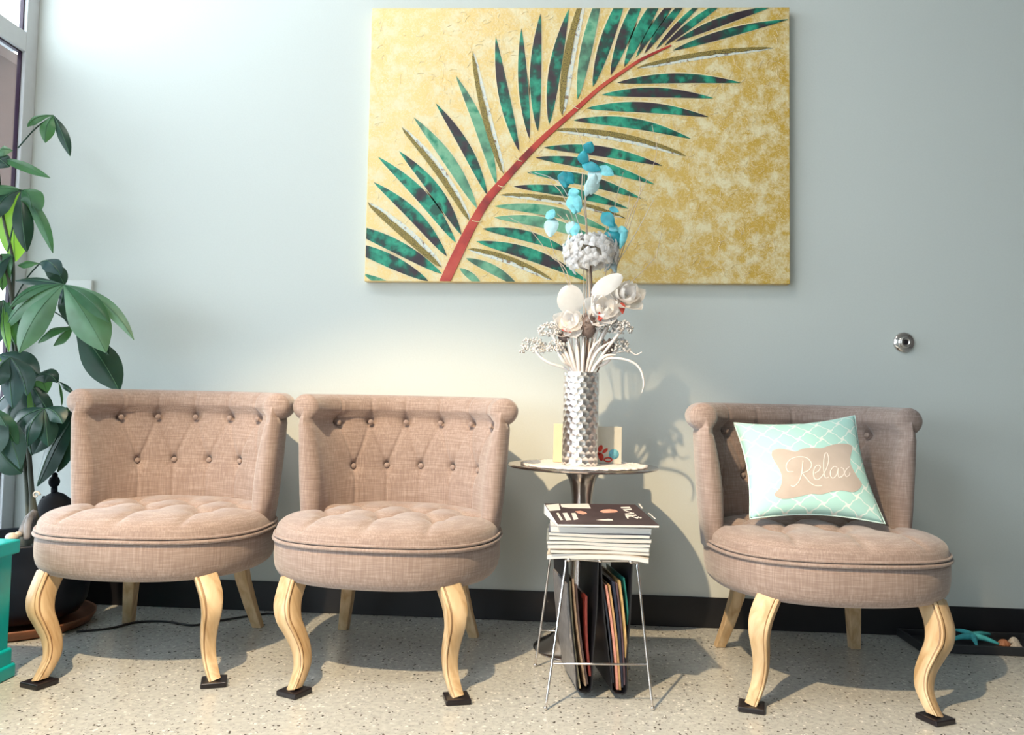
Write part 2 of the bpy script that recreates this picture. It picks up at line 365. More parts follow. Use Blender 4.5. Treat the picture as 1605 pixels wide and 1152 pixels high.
def bez(pts, n=20):
    """Catmull-Rom through points"""
    P = [Vector(p) for p in pts]; P = [P[0]*2-P[1]]+P+[P[-1]*2-P[-2]]; out = []
    segs = len(P)-3; k = max(2, n//segs)
    for i in range(segs):
        a, b, c, d = P[i:i+4]
        for j in range(k):
            t = j/k
            out.append(0.5*((2*b)+(c-a)*t+(2*a-5*b+4*c-d)*t*t+(3*b-3*c+d-a)*t**3))
    out.append(P[-2]); return out

# ------------------------------------------------------------------ the room
LX = -1.89; RX = 3.6; FY = -6.0; CZ = 3.15
struct(obj_box('floor', (LX-0.15, FY-0.15, -0.1), (RX+0.15, 0.15, 0.0), 'floor'))
struct(obj_box('ceiling', (LX-0.15, FY-0.15, CZ), (RX+0.15, 0.15, CZ+0.1), 'ceiling'))
struct(obj_box('wall_back', (LX-0.026, 0.0, 0.0), (RX+0.12, 0.12, CZ), 'wall'))
struct(obj_box('wall_right', (RX, FY, 0.0), (RX+0.12, 0.0, CZ), simple('dark_taupe_paint', (0.16, 0.14, 0.125), 0.8)))
# window wall on the left: low sill wall, header, end pier
b = MB(); b.box((LX-0.06, -3.0, 0.10), (0.12, 6.0, 0.20)); b.box((LX-0.06, -3.0, 3.075), (0.12, 6.0, 0.15)); b.box((LX-0.06, -5.3, 1.6), (0.12, 1.4, 2.85))
struct(b.build('wall_left', 'wall', smooth=False))
b = MB(); b.box((0.85, FY-0.06, 0.65), (5.5, 0.12, 1.3)); b.box((0.85, FY-0.06, 3.02), (5.5, 0.12, 0.26)); b.box((-1.9, FY-0.06, 2.1), (0.2, 0.12, 1.6)); b.box((1.45, FY-0.06, 2.1), (4.3, 0.12, 1.6))
struct(b.build('wall_front', 'wall', smooth=False))
struct(obj_box('baseboard_back', (LX+0.001, -0.008, 0.0), (RX, -0.0005, 0.10), 'base', bevel=0.002))
struct(obj_box('baseboard_right', (RX-0.008, FY, 0.0), (RX-0.0005, -0.01, 0.10), 'base'))
struct(obj_box('baseboard_left', (LX+0.0005, -4.6, 0.0), (LX+0.008, -0.01, 0.10), 'base'))
# window 1: frame members, dark gaskets, glass
wn = empty('window_1', (LX, -2.3, 0.2)); struct(wn)
def wbox(name, lo, hi, mat, bev=0.003):
    o = obj_box(name, lo, hi, mat, bevel=bev); o.parent = wn; o.matrix_parent_inverse = Matrix.Translation((-LX, 2.3, -0.2)); return o
zs, zt0, zt1, zh = 0.20, 1.925, 1.995, 3.0
wbox('jamb', (LX-0.026, -0.062, zs), (LX+0.004, -0.001, zh), 'frame')
wbox('sill', (LX-0.11, -4.6, zs), (LX+0.01, -0.062, zs+0.03), 'gasket')
wbox('transom_bar', (LX-0.05, -4.6, zt0), (LX+0.004, -0.062, zt1), 'frame')
wbox('head', (LX-0.10, -4.6, zh-0.04), (LX+0.004, -0.062, zh), 'frame')
for y in (-1.75, -3.3, -4.57): wbox('mullion', (LX-0.10, y-0.03, zs), (LX+0.004, y+0.03, zh), 'frame')
ys = [-0.062, -1.72, -1.78, -3.27, -3.33, -4.54]
for i in (0, 2, 4):
    y1, y0 = ys[i], ys[i+1]
    for z0, z1 in ((zs+0.03, zt0), (zt1, zh-0.04)):
        wbox('glass_pane', (LX-0.018, y0, z0), (LX-0.013, y1, z1), 'glass', 0)
        for (ya, yb, za, zb) in ((y1-0.006, y1, z0, z1), (y0, y0+0.006, z0, z1), (y0, y1, z0, z0+0.006), (y0, y1, z1-0.006, z1)):
            wbox('gasket', (LX-0.022, ya, za), (LX-0.009, yb, zb), 'gasket', 0)
# front window, behind the camera
wf = empty('window_2', (0.2, FY, 0.5)); struct(wf)
b = MB()
for x in (-1.77, -0.73): b.box((x, FY-0.05, 2.1), (0.06, 0.08, 1.6))
for z in (1.33, 2.86): b.box((-1.25, FY-0.05, z), (1.1, 0.08, 0.06))
o = b.build('window_frame', 'frame', smooth=False); o.parent = wf; o.matrix_parent_inverse = Matrix.Translation((-0.2, -FY, -0.5))
o = obj_box('glass_pane', (-1.8, FY-0.053, 1.3), (-0.7, FY-0.047, 2.9), 'glass'); o.parent = wf; o.matrix_parent_inverse = Matrix.Translation((-0.2, -FY, -0.5))
# outside
struct(obj_box('ground', (-14, -16, -0.25), (-2.05, 12, -0.15), 'ground'))
aw = MB(); y0, y1 = -5.0, 1.6
aw.add([(-2.03, y0, 1.985), (-2.03, y1, 1.985), (-3.10, y1, 1.62), (-3.10, y0, 1.62), (-2.03, y0, 1.945), (-2.03, y1, 1.945), (-3.08, y1, 1.575), (-3.08, y0, 1.575)],
       [(0, 1, 2, 3), (7, 6, 5, 4), (0, 4, 5, 1), (1, 5, 6, 2), (2, 6, 7, 3), (3, 7, 4, 0)])
tag(aw.build('awning', 'awning', smooth=False), 'brown sloping awning outside, seen through the lower window pane', 'awning')

# ------------------------------------------------------------------ chair
def sgnp(v, e): return math.copysign(abs(v)**e, v)
def seat_plan(a, s=1.0, A=0.313, B=0.290, n=2.35): return (A*s*sgnp(cos(a), 2/n), B*s*sgnp(sin(a), 2/n))
def seg_dist(p, a, b):
    ax, ay = a; bx, by = b; dx, dy = bx-ax, by-ay; t = ((p[0]-ax)*dx+(p[1]-ay)*dy)/(dx*dx+dy*dy+1e-12); t = max(0, min(1, t))
    return math.hypot(p[0]-ax-t*dx, p[1]-ay-t*dy)
def make_chair():
    root = empty('slipper_chair')
    NS = 120
    # upholstered seat base
    b = MB(); rows = []
    for z, s in ((0.246, 0.0), (0.246, 0.90), (0.249, 0.935), (0.256, 0.962), (0.268, 0.983), (0.285, 0.996), (0.305, 1.0), (0.33, 0.999), (0.346, 0.992), (0.349, 0.97), (0.349, 0.0)):
        rows.append([(*seat_plan(2*pi*j/NS, s), z) for j in range(NS)])
    b.grid(rows, closed_u=True); seat = b.build('seat_base', 'linen', root)
    # piping
    b = MB()
    b.tube([(*seat_plan(2*pi*j/NS, 1.004), 0.350+0.002*sin(6*pi*j/NS)) for j in range(NS)], 0.0052, 8, closed=True)
    b.tube([(*seat_plan(2*pi*j/NS, 0.998), 0.3605+0.002*sin(6*pi*j/NS)) for j in range(NS)], 0.0040, 8, closed=True)
    b.build('piping', 'linen', seat)
    # cushion with tufts
    tufts = [(-0.15, -0.09), (0.0, -0.10), (0.15, -0.09), (-0.225, 0.03), (-0.075, 0.03), (0.075, 0.03), (0.225, 0.03), (-0.15, 0.13), (0.0, 0.13), (0.15, 0.13)]
    lines = []
    for i, a in enumerate(tufts):
        for c in tufts[i+1:]:
            d = math.hypot(a[0]-c[0], a[1]-c[1])
            if 0.10 < d < 0.152 and abs(a[1]-c[1]) > 0.05: lines.append((a, c))
    for x in (-0.15, 0.0, 0.15): lines.append(((x, -0.09), (x*1.12, -0.40)))
    b = MB(); rows = []; NR = 56; NC = 200
    for i in range(NR+1):
        s = 1-(i/NR); row = []
        for j in range(NC):
            x, y = seat_plan(2*pi*j/NC, s*0.993)
            q = s**3.2
            z = 0.358+0.058*sqrt(max(0, 1-q*q))+0.004*(1-s*s)
            x2, y2 = x*(1+0.018*sin(pi*min(1, (1-s)*6))), y*(1+0.018*sin(pi*min(1, (1-s)*6)))
            fall = min(1, (1-s)*5)
            for t in tufts:
                r2 = (x-t[0])**2+(y-t[1])**2
                z -= (0.022*exp(-r2/0.013**2)+0.014*exp(-r2/0.045**2))*fall
            for l in lines:
                d = seg_dist((x, y), *l); z -= 0.0065*exp(-(d/0.0065)**2)*min(1, (1-s)*9)+0.004*exp(-(d/0.02)**2)*fall
            row.append((x2, y2, z))
        rows.append(row)
    b.grid(rows, closed_u=True); b.build('seat_cushion', 'linen', root)
    # backrest: U-shaped plan swept with a rolled-top profile
    def plan(a, z):            # a in radians, 0 = back centre; returns point and outward normal
        h = (z-0.35)/0.36
        A = 0.243+0.026*h; B = 0.225+0.035*h
        px = A*sgnp(sin(a), 0.92); py = 0.02+B*sgnp(cos(a), 0.90)+0.012*h
        return px, py
    def plan_n(a, z):
        e = 0.01; p0 = plan(max(-pi/2+1e-4, a-e), z); p1 = plan(min(pi/2-1e-4, a+e), z)
        tx, ty = p1[0]-p0[0], p1[1]-p0[1]; l = math.hypot(tx, ty) or 1
        return -ty/l*1.0*-1*-1, tx/l   # rotate
    # arc length table
    K = 400; al = [0.0]; aa = [(-pi/2+1e-4)+(pi-2e-4)*k/K for k in range(K+1)]
    for k in range(K):
        p, q = plan(aa[k], 0.6), plan(aa[k+1], 0.6); al.append(al[-1]+math.hypot(q[0]-p[0], q[1]-p[1]))
    half = al[-1]/2
    def arc2ang(s): return float(np.interp(s+half, al, aa))
    btn = [(s, 0.655) for s in (-0.275, -0.165, -0.055, 0.055, 0.165, 0.275)]+[(s, 0.518) for s in (-0.22, -0.11, 0, 0.11, 0.22)]
    bl = []
    for i in range(6):
        for j in range(5):
            if abs(btn[i][0]-btn[6+j][0]) < 0.07: bl.append((btn[i], btn[6+j]))
    for i in range(6): bl.append((btn[i], (btn[i][0], 0.75)))
    for j in range(5): bl.append((btn[6+j], (btn[6+j][0], 0.40)))
    prof = []
    for i in range(62): z = 0.335+(0.672-0.335)*i/61; prof.append((0.004-0.016*sin(pi*min(1, (z-0.335)/0.32))**0.8, z, 'i'))
    RC = (0.027, 0.703); RR = 0.040
    for i in range(1, 34):
        a = radians(205-i*(205+75)/33); prof.append((RC[0]+RR*cos(a), RC[1]+RR*sin(a), 'r'))
    prof += [(0.043, 0.672, 'o'), (0.048, 0.65, 'o'), (0.050, 0.55, 'o'), (0.050, 0.45, 'o'), (0.047, 0.34, 'o'), (0.02, 0.333, 'o')]
    rows = []; NU = 210
    us = [(-half+2*half*k/NU, None) for k in range(NU+1)]
    caps = [radians(x) for x in (18, 36, 54, 70, 82, 90)]
    seq = [(-half, c) for c in reversed(caps)]+us+[(half, c) for c in caps]
    for s, cp in seq:
        a = arc2ang(s); row = []
        for n, z, k in prof:
            zz = z
            if cp is not None:
                cc = cos(cp); c0 = RC if k == 'r' else (0.024, z)
                n = c0[0]+(n-c0[0])*cc; zz = c0[1]+(z-c0[1])*(cc if k == 'r' else 1)
                if k == 'i' and z > 0.655: n = 0.024+(n-0.024)*cc
            d = 0.0
            if k != 'o' and cp is None:
                zq = z if k == 'i' else 0.672+max(0, (n+0.011))*1.2
                if n < 0.06 or k == 'i':
                    for q in btn:
                        r2 = (s-q[0])**2+(z-q[1])**2
                        if k == 'i': d += 0.015*exp(-r2/0.013**2)+0.009*exp(-r2/0.036**2)
                    for l in bl:
                        dd = seg_dist((s, z), *l)
                        if k == 'i' or l[1][1] == 0.75: d += 0.0042*exp(-(dd/0.0055)**2)
            px, py = plan(a, min(z, 0.71)); nx, ny = plan_n(a, min(z, 0.71))
            # outward normal
            if nx*sin(a)+ny*cos(a) < 0: nx, ny = -nx, -ny
            fx = 0.0
            if cp is not None: fx = -0.034*sin(cp)*(1.0 if k != 'r' else 0.7)
            row.append((px+nx*(n+d), py+ny*(n+d)+fx-(0.0 if cp is None else 0), zz+0.004*cos(a)))
        rows.append(row)
    b = MB(); b.grid(rows, closed_u=True)
    # close both ends
    backrest = b.build('backrest', 'linen', root)
    # buttons
    for s, z in btn:
        a = arc2ang(s); px, py = plan(a, z); nx, ny = plan_n(a, z)
        if nx*sin(a)+ny*cos(a) < 0: nx, ny = -nx, -ny
        n = -0.012+0.016
        q = Vector((nx, ny, 0)); R = q.to_track_quat('Z', 'Y').to_matrix()
        c = MB(); c.ball((px+nx*(n+0.001), py+ny*(n+0.001), z+0.004*cos(a)), 0.0088, n=16, sc=(1, 1, 0.62), rot=R)
        c.build('button', 'linen', backrest)
    # roll end buttons
    for sg in (-1, 1):
        px, py = plan(sg*(pi/2-1e-4), 0.70)
        c = MB(); c.ball((px+sg*RC[0], py-0.017, RC[1]), 0.013, n=16, sc=(0.9, 0.45, 1.2)); c.build('roll_button', 'linen', backrest)
    # front cabriole legs
    sec = [(0, -1.0)]
    sec = [(-0.115, -0.90), (-0.10, -1.03), (0.0, -1.08), (0.10, -1.03), (0.115, -0.90), (0.19, -0.88), (0.55, -0.50), (0.88, -0.12), (0.92, 0.05), (0.80, 0.22), (0.12, 0.88), (-0.12, 0.88), (-0.80, 0.22), (-0.92, 0.05), (-0.88, -0.12), (-0.55, -0.50), (-0.19, -0.88)]
    path = [(-0.206, -0.185, 0.262, 0.038), (-0.215, -0.200, 0.232, 0.038), (-0.222, -0.218, 0.200, 0.036), (-0.220, -0.232, 0.165, 0.032), (-0.208, -0.236, 0.130, 0.028), (-0.198, -0.238, 0.095, 0.0245), (-0.196, -0.248, 0.060, 0.022), (-0.203, -0.268, 0.032, 0.0205), (-0.210, -0.284, 0.0145, 0.0195)]
    for sg in (-1, 1):
        rot = radians(16)*(-sg)*-1
        P = bez([(p[0]*-sg, p[1], p[2]) for p in path], 48); R_ = bez([(p[3], 0, 0) for p in path], 48)
        rows = []
        for p, r in zip(P, R_):
            ca, sa = cos(-rot), sin(-rot)
            rows.append([(p.x+(x*ca-y*sa)*r.x, p.y+(x*sa+y*ca)*r.x, p.z) for x, y in sec])
        b = MB(); o = b.grid(rows, closed_u=True, mat='oak')
        n = len(sec); b.f.append([j for j in range(n)]); b.m.append(0); b.f.append([(len(rows)-1)*n+j for j in range(n)]); b.m.append(0)
        k = b.mi('oak_groove')
        for fi, f in enumerate(b.f):
            if len(f) == 4 and (f[0] % n in (4, 16)) and (f[1] % n in (5, 0)): b.m[fi] = k
        b.build('leg', None, root, angle=50)
        c = MB(); q = P[-1]; c.box((q.x, q.y, 0.0070), (0.062, 0.062, 0.013), rz=sg*0.35)
        c.build('foot_pad', 'black', root, smooth=False, bevel=0.003)
    for sg in (-1, 1):
        b = MB(); rows = []
        for t in (0, 0.35, 0.7, 1):
            z = 0.252*(1-t); cx = sg*(0.165+0.045*t**1.3); cy = 0.165+0.075*t**1.4; h = 0.021-0.006*t
            rows.append([(cx-h, cy-h, z), (cx+h, cy-h, z), (cx+h, cy+h, z), (cx-h, cy+h, z)])
        b.grid(rows, closed_u=True); b.f.append([0, 1, 2, 3]); b.m.append(0); b.f.append([12, 13, 14, 15]); b.m.append(0)
        b.build('leg', 'oak', root, smooth=False, bevel=0.003)
    return root
chair = make_chair()
tag(chair, 'taupe tufted slipper chair at the far left, beside the potted plant', 'chair', 'taupe tufted slipper chairs along the wall')
chair2 = copy_tree(chair); chair3 = copy_tree(chair)
chair.location = (-1.133, -0.440, 0); chair.rotation_euler = (0, 0, radians(1))
chair2.location = (-0.463, -0.437, 0); chair2.rotation_euler = (0, 0, radians(-4))
chair3.location = (0.748, -0.43, 0); chair3.rotation_euler = (0, 0, radians(5))
for ch, dx in ((chair, .016), (chair2, .018), (chair3, -.030)):
    for part in ch.children:
        if part.name.startswith('backrest'): part.location.x = dx
# each chair's front legs stand where its feet are
for ch, feet in ((chair, ((77, 1073), (357, 1066))), (chair2, ((454, 1087), (716, 1091))), (chair3, ((1175, 1104), (1460, 1126)))):
    Rz = Matrix.Rotation(ch.rotation_euler[2], 3, 'Z')
    for sg, fp in zip((-1, 1), feet):
        g = Rz.inverted() @ (onZ(fp[0], fp[1], 0.012)-Vector(ch.location))
        d = Vector((g.x-sg*0.210, g.y+0.284, 0)); d.x = max(-.07, min(.07, d.x)); d.y = max(-.04, min(.04, d.y))
        pv = Vector((sg*0.206, -0.185, 0.262)); a = Vector((sg*0.210, -0.284, 0.0145))-pv; q = a.rotation_difference(a+d)
        stretch = (a+d).length/a.length
        Mt = Matrix.Translation(pv) @ q.to_matrix().to_4x4() @ Matrix.Scale(stretch, 4) @ Matrix.Translation(-pv)
        for part in ch.children:
            v0 = part.data.vertices[0].co
            if v0.y < -0.1 and v0.x*sg > 0:
                if part.name.startswith('leg'): part.matrix_basis = Mt
                elif part.name.startswith('foot_pad'): part.location = d

# ------------------------------------------------------------------ painting
pt = empty('painting', (0.05, -0.001, 1.15))
PI_ = Matrix.Translation(-Vector(pt.location))
def child(o, root, inv=None):
    o.parent = root; o.matrix_parent_inverse = Matrix.Translation(-root.location) if inv is None else inv; return o
YC = -0.036
corners = [onY(x, y, YC) for x, y in ((583, 13), (1237.5, 11.5), (1238.5, 445), (571, 440.5))]
b = MB(); back = [Vector((p.x, -0.002, p.z)) for p in corners]
b.add(corners+back, [(0, 1, 2, 3), (7, 6, 5, 4), (0, 4, 5, 1), (1, 5, 6, 2), (2, 6, 7, 3), (3, 7, 4, 0)])
child(b.build('canvas', 'canvas', smooth=False, bevel=0.002), pt)
SZ = 1605/710.0
def Z8(x, y): return (550+x/SZ, y/SZ)
def clip(poly, cs):
    out = poly
    for i in range(4):
        a, c = cs[i], cs[(i+1) % 4]; inp = out; out = []
        side = lambda p: (c[0]-a[0])*(p[1]-a[1])-(c[1]-a[1])*(p[0]-a[0])
        for k in range(len(inp)):
            p, q = inp[k], inp[(k+1) % len(inp)]; sp, sq = side(p), side(q)
            if sp >= 0: out.append(p)
            if (sp >= 0) != (sq >= 0):
                t = sp/(sp-sq); out.append((p[0]+(q[0]-p[0])*t, p[1]+(q[1]-p[1])*t))
        if len(out) < 3: return []
    return out
CPX = [(584, 14), (1236.5, 12.5), (1237.5, 444), (572, 439.5)]
def lens(bx, by, tx, ty, w, bend, side=0, n=22, p=0.8, off=(0, 1)):
    """pointed leaflet outline in zoomed picture pixels"""
    dx, dy = tx-bx, ty-by; L = math.hypot(dx, dy); nx, ny = -dy/L, dx/L
    l, r = [], []
    for i in range(n+1):
        t = i/n; m = bend*L*sin(pi*t); ww = w*(sin(pi*t**0.9)**p)
        cx, cy = bx+dx*t+nx*m, by+dy*t+ny*m
        l.append((cx+nx*ww, cy+ny*ww)); r.append((cx-nx*ww, cy-ny*ww))
    return l, r
def flat(mb, poly, Y, mat):
    q = clip([Z8(*p) for p in poly], CPX)
    if len(q) < 3: return
    vs = [onY(x, y, Y) for x, y in q]
    n = len(vs); vb = [Vector((v.x, YC+0.0005, v.z)) for v in vs]
    tris = tessellate_polygon([[Vector((v.x, v.z, 0)) for v in vs]])
    mb.add(vs+vb, [tuple(t) for t in tris]+[(i, (i+1) % n, n+(i+1) % n, n+i) for i in range(n)], mat)
leaflets = [  # tip x, tip y, base x, base y, half width, bend, kind
 (45,970,150,1010,10,.04,'l'),(-60,850,275,996,21,-.03,'d'),(-60,785,322,970,21,-.04,'d'),(60,718,322,945,20,-.02,'g'),(80,645,340,908,19,-.05,'d'),
 (95,555,372,860,19,-.05,'d'),(170,535,392,832,19,-.05,'d'),(180,450,422,782,17,-.04,'g'),(222,415,447,738,18,-.04,'l'),(300,365,484,692,16,-.04,'d'),
 (372,268,516,656,17,-.04,'l'),(432,182,542,617,17,-.02,'g'),(513,130,596,536,17,-.03,'d'),(604,100,632,490,15,.02,'d'),(672,48,662,464,18,.03,'d'),
 (772,32,702,440,19,.03,'d'),(832,-30,748,410,21,.03,'g'),(895,-60,803,352,18,.02,'l'),(985,-60,857,306,20,.02,'d'),(1060,-80,920,266,19,.02,'d'),
 (1130,-60,968,236,18,.03,'d'),(1190,-50,1010,202,11,.03,'d'),(1225,-40,1040,188,11,.02,'d'),(1275,-20,1082,172,8,.02,'d'),(1345,-10,1112,160,11,.02,'d'),
 (1500,20,1150,146,13,.03,'d'),(1548,68,1140,178,13,-.02,'d'),(1495,170,1015,240,13,-.02,'g'),(1380,292,945,292,15,.035,'d'),(1283,347,890,335,15,.035,'d'),
 (1265,413,835,383,16,.04,'d'),(1203,490,790,425,16,.05,'d'),(1187,552,725,460,15,.04,'g'),(1102,586,685,522,16,.04,'d'),(1075,652,655,558,16,.045,'d'),
 (1027,702,625,610,17,.045,'d'),(982,738,578,660,15,.04,'d'),(972,772,530,690,12,.04,'g'),(925,822,510,730,16,.06,'l'),(905,868,510,770,17,.06,'l'),
 (790,900,468,810,16,.05,'d'),(842,998,445,855,19,.05,'d'),(712,992,415,882,14,.04,'g'),(600,1020,408,915,14,.05,'l'),(470,1020,385,950,11,.03,'l')]
for tx, ty, bx, by, w, bend, kind in leaflets:
    w0, b0 = w, bend
    bend = abs(bend) if (tx-bx) < -110 else -abs(bend)
    mb = MB(); sgn = 1
    bd = bend
    if kind == 'g':
        l, r = lens(bx, by, tx, ty, w, bd, p=0.45)
        flat(mb, l+r[::-1], YC-0.0012, 'glitter_pale')
        mid = [((a[0]+c[0])/2, (a[1]+c[1])/2) for a, c in zip(l, r)]
        k = 0.0
        gl = [(c[0]*1.0, c[1]) for c in r]; gm = [(a[0]*0.55+c[0]*0.45, a[1]*0.55+c[1]*0.45) for a, c in zip(l, r)]
        gl = r; gm = [(a[0]*0.60+c[0]*0.40, a[1]*0.60+c[1]*0.40) for a, c in zip(l, r)]
        # wobbling glitter bead line
        rr = random.Random(int(tx)); gm = [(x+rr.uniform(-2, 2), y+rr.uniform(-2, 2)) for x, y in gm]
        flat(mb, gl+gm[::-1], YC-0.0032, 'glitter')
        child(mb.build('glitter_leaflet', None, smooth=False, weld=False), pt)
    else:
        w *= 1.12; l, r = lens(bx, by, tx, ty, w*1.16+2.0, bd); flat(mb, l+r[::-1], YC-0.0008, 'outline')
        l, r = lens(bx, by, tx, ty, w, bd); flat(mb, l+r[::-1], YC-0.0018-0.00004*(leaflets.index((tx, ty, bx, by, w0, b0, kind))), 'frond' if kind == 'd' else 'frond_light')
        child(mb.build('painted_leaflet', None, smooth=False, weld=False), pt)
sp = [(330, 1002, 18), (375, 905, 18), (430, 795, 15.5), (485, 705, 14), (540, 640, 12.5), (610, 562, 11), (680, 490, 9.5), (745, 432, 8.5), (810, 375, 7.5), (880, 312, 6.5), (950, 262, 5.5), (1020, 215, 5), (1080, 185, 4), (1135, 160, 2)]
sc_ = bez([(a, c, 0) for a, c, w in sp], 60); ww = bez([(w, 0, 0) for a, c, w in sp], 60); l, r = [], []
for i, p in enumerate(sc_):
    d = (sc_[min(i+1, len(sc_)-1)]-sc_[max(0, i-1)]).normalized(); l.append((p.x+d.y*ww[i].x, p.y-d.x*ww[i].x)); r.append((p.x-d.y*ww[i].x, p.y+d.x*ww[i].x))
mb = MB()
for i in range(len(l)-1): flat(mb, [l[i], l[i+1], r[i+1], r[i]][::-1] if 0 else [l[i], l[i+1], r[i+1], r[i]], YC-0.004, 'crimson')
child(mb.build('painted_stem', None, smooth=False, weld=False), pt)
for (a, c) in (((430, 782), (466, 784)), ((522, 657), (545, 662)), ((583, 560), (608, 572)), ((786, 372), (806, 386))):
    mb = MB(); p, q = Z8(*a), Z8(*c); mb.tube(bez([onY(*p, YC-0.005), onY((p[0]+q[0])/2, (p[1]+q[1])/2+1, YC-0.006), onY(*q, YC-0.005)], 8), 0.0016, 6)
    child(mb.build('cream_band', 'outline'), pt)
# scribbled cream scratches in the paint
mb = MB(); rr = random.Random(3)
for i in range(700):
    x = 575+660*rr.random()**0.7; y = rr.uniform(16, 436); a = rr.uniform(0, 2*pi); Lp = rr.uniform(4, 15); c = rr.uniform(-2.0, 2.0)
    pts = []
    for k in range(6):
        x += cos(a)*Lp/5; y += sin(a)*Lp/5; a += c/5
        if 586 < x < 1233 and 17 < y < 436: pts.append(onY(x, y, YC-0.0006))
    if len(pts) > 3: mb.tube(pts, 0.0009, 4)
child(tag(mb.build('cream_scratches', 'outline'), kind='stuff'), pt)
tag(pt, 'large gold canvas painting of a green palm frond with a red stem', 'painting')

# ------------------------------------------------------------------ wall fittings
kb = empty('wall_valve', onY(1416, 537, 0))
b = MB(); prof = [(0.0, 0.0005), (0.034, 0.0005), (0.0345, 0.004), (0.031, 0.008), (0.022, 0.0105), (0.018, 0.011), (0.018, 0.020), (0.0165, 0.022), (0.009, 0.022), (0.009, 0.010)]
RXm = Matrix.Rotation(radians(90), 3, 'X')
rows = [[RXm @ Vector((r*cos(2*pi*j/40), r*sin(2*pi*j/40), z)) for j in range(40)] for r, z in prof]
b.grid(rows, closed_u=True); b.build('escutcheon', 'chrome', kb)
b = MB(); b.ball((0, -0.016, 0), 0.0095, sc=(1, 0.3, 1)); b.build('socket', 'black', kb)
tag(kb, 'round chrome wall fitting with a black centre above the right chair', 'wall fitting')
a_, c_ = onY(104, 439, 0), onY(146, 468, 0)
o = obj_box('wall_plate', (a_.x, -0.012, c_.z), (c_.x, -0.0005, a_.z), 'plate', bevel=0.003)
tag(o, 'pale wall plate mostly hidden behind the plant leaves', 'wall plate')

# ------------------------------------------------------------------ pedestal table
TX, TY = 0.087, -0.285
tb = empty('pedestal_table', (TX, TY, 0))
b = MB(); b.lathe([(0, 0.533), (0.216, 0.538), (0.226, 0.5415), (0.228, 0.545), (0.224, 0.548), (0.212, 0.546), (0, 0.545)], n=96); b.build('tabletop', 'alu', tb, angle=40)
b = MB(); pr = bez([(0.062, 0, 0.534), (0.052, 0, 0.522), (0.040, 0, 0.500), (0.033, 0, 0.470), (0.030, 0, 0.435), (0.030, 0, 0.35), (0.032, 0, 0.25), (0.040, 0, 0.15), (0.058, 0, 0.08), (0.090, 0, 0.035), (0.128, 0, 0.012), (0.138, 0, 0.004), (0.136, 0, 0.0)], 60)
b.lathe([(p.x, p.z) for p in pr]+[(0, 0.0)], n=64); b.build('trumpet_base', 'alu', tb)
tag(tb, 'round polished metal pedestal table with a flared trumpet base', 'table')
b = MB(); n = 260; rr = random.Random(5); jag = [1+0.02*sin(j*2*pi*34/n)+rr.uniform(-.012, .012) for j in range(n)]
hz = [rr.uniform(0, 0.003) for j in range(n)]
rows = []
for s, z in ((0, 0.5485), (0.5, 0.5485), (0.8, 0.5485), (0.97, 0.5495), (1.0, 0.549), (1.0, 0.547), (0.0, 0.5465)):
    rows.append([(TX+0.004+0.188*s*(jag[j] if s > 0.9 else 1)*cos(2*pi*j/n), TY+0.188*s*(jag[j] if s > .9 else 1)*sin(2*pi*j/n), z+(hz[j] if s > 0.9 and z > .548 else 0)) for j in range(n)])
b.grid(rows, closed_u=True); tag(b.build('lace_doily', 'doily'), 'white lace doily with a ragged edge under the silver vase', 'doily')
# vase
VX, VY, VZ, VR = 0.077, -0.315, 0.5492, 0.0535
va = empty('vase', (VX, VY, VZ)); H_ = 0.278
nu, nv = 26, 0; NA, NZ = 234, 230; rows = []
cell = 2*pi*VR/17
pts_h = []
rowh = cell*0.866; nrow = int(H_/rowh)
for k in range(NZ+1):
    z = H_*k/NZ; row = []
    for j in range(NA):
        a = 2*pi*j/NA; x = a*VR
        # distance to the nearest hammered hollow (hexagonal packing)
        best = 9
        r0 = int(z/rowh)
        for q in (r0-1, r0, r0+1, r0+2):
            off = (q % 2)*cell/2; xx = (x-off) % cell; dx = min(xx, cell-xx); dz = z-q*rowh; dd = dx*dx+dz*dz
            if dd < best: best = dd
        d = sqrt(best); dep = -0.0022*max(0, 1-(d/(cell*0.52))**2)
        if z < 0.004 or z > H_-0.003: dep = -0.001
        row.append(((VR+dep)*cos(a), (VR+dep)*sin(a), z))
    rows.append(row)
rows.append([((VR-0.004)*cos(2*pi*j/NA), (VR-0.004)*sin(2*pi*j/NA), H_) for j in range(NA)])
rows.append([((VR-0.004)*cos(2*pi*j/NA), (VR-0.004)*sin(2*pi*j/NA), 0.01) for j in range(NA)])
rows.append([(0, 0, 0.01)]*NA)
b = MB(); b.grid([[(0, 0, 0)]*NA]+rows, closed_u=True); b.build('vase_body', 'silver', va)
tag(va, 'tall cylindrical silver vase with hammered dimples', 'vase')
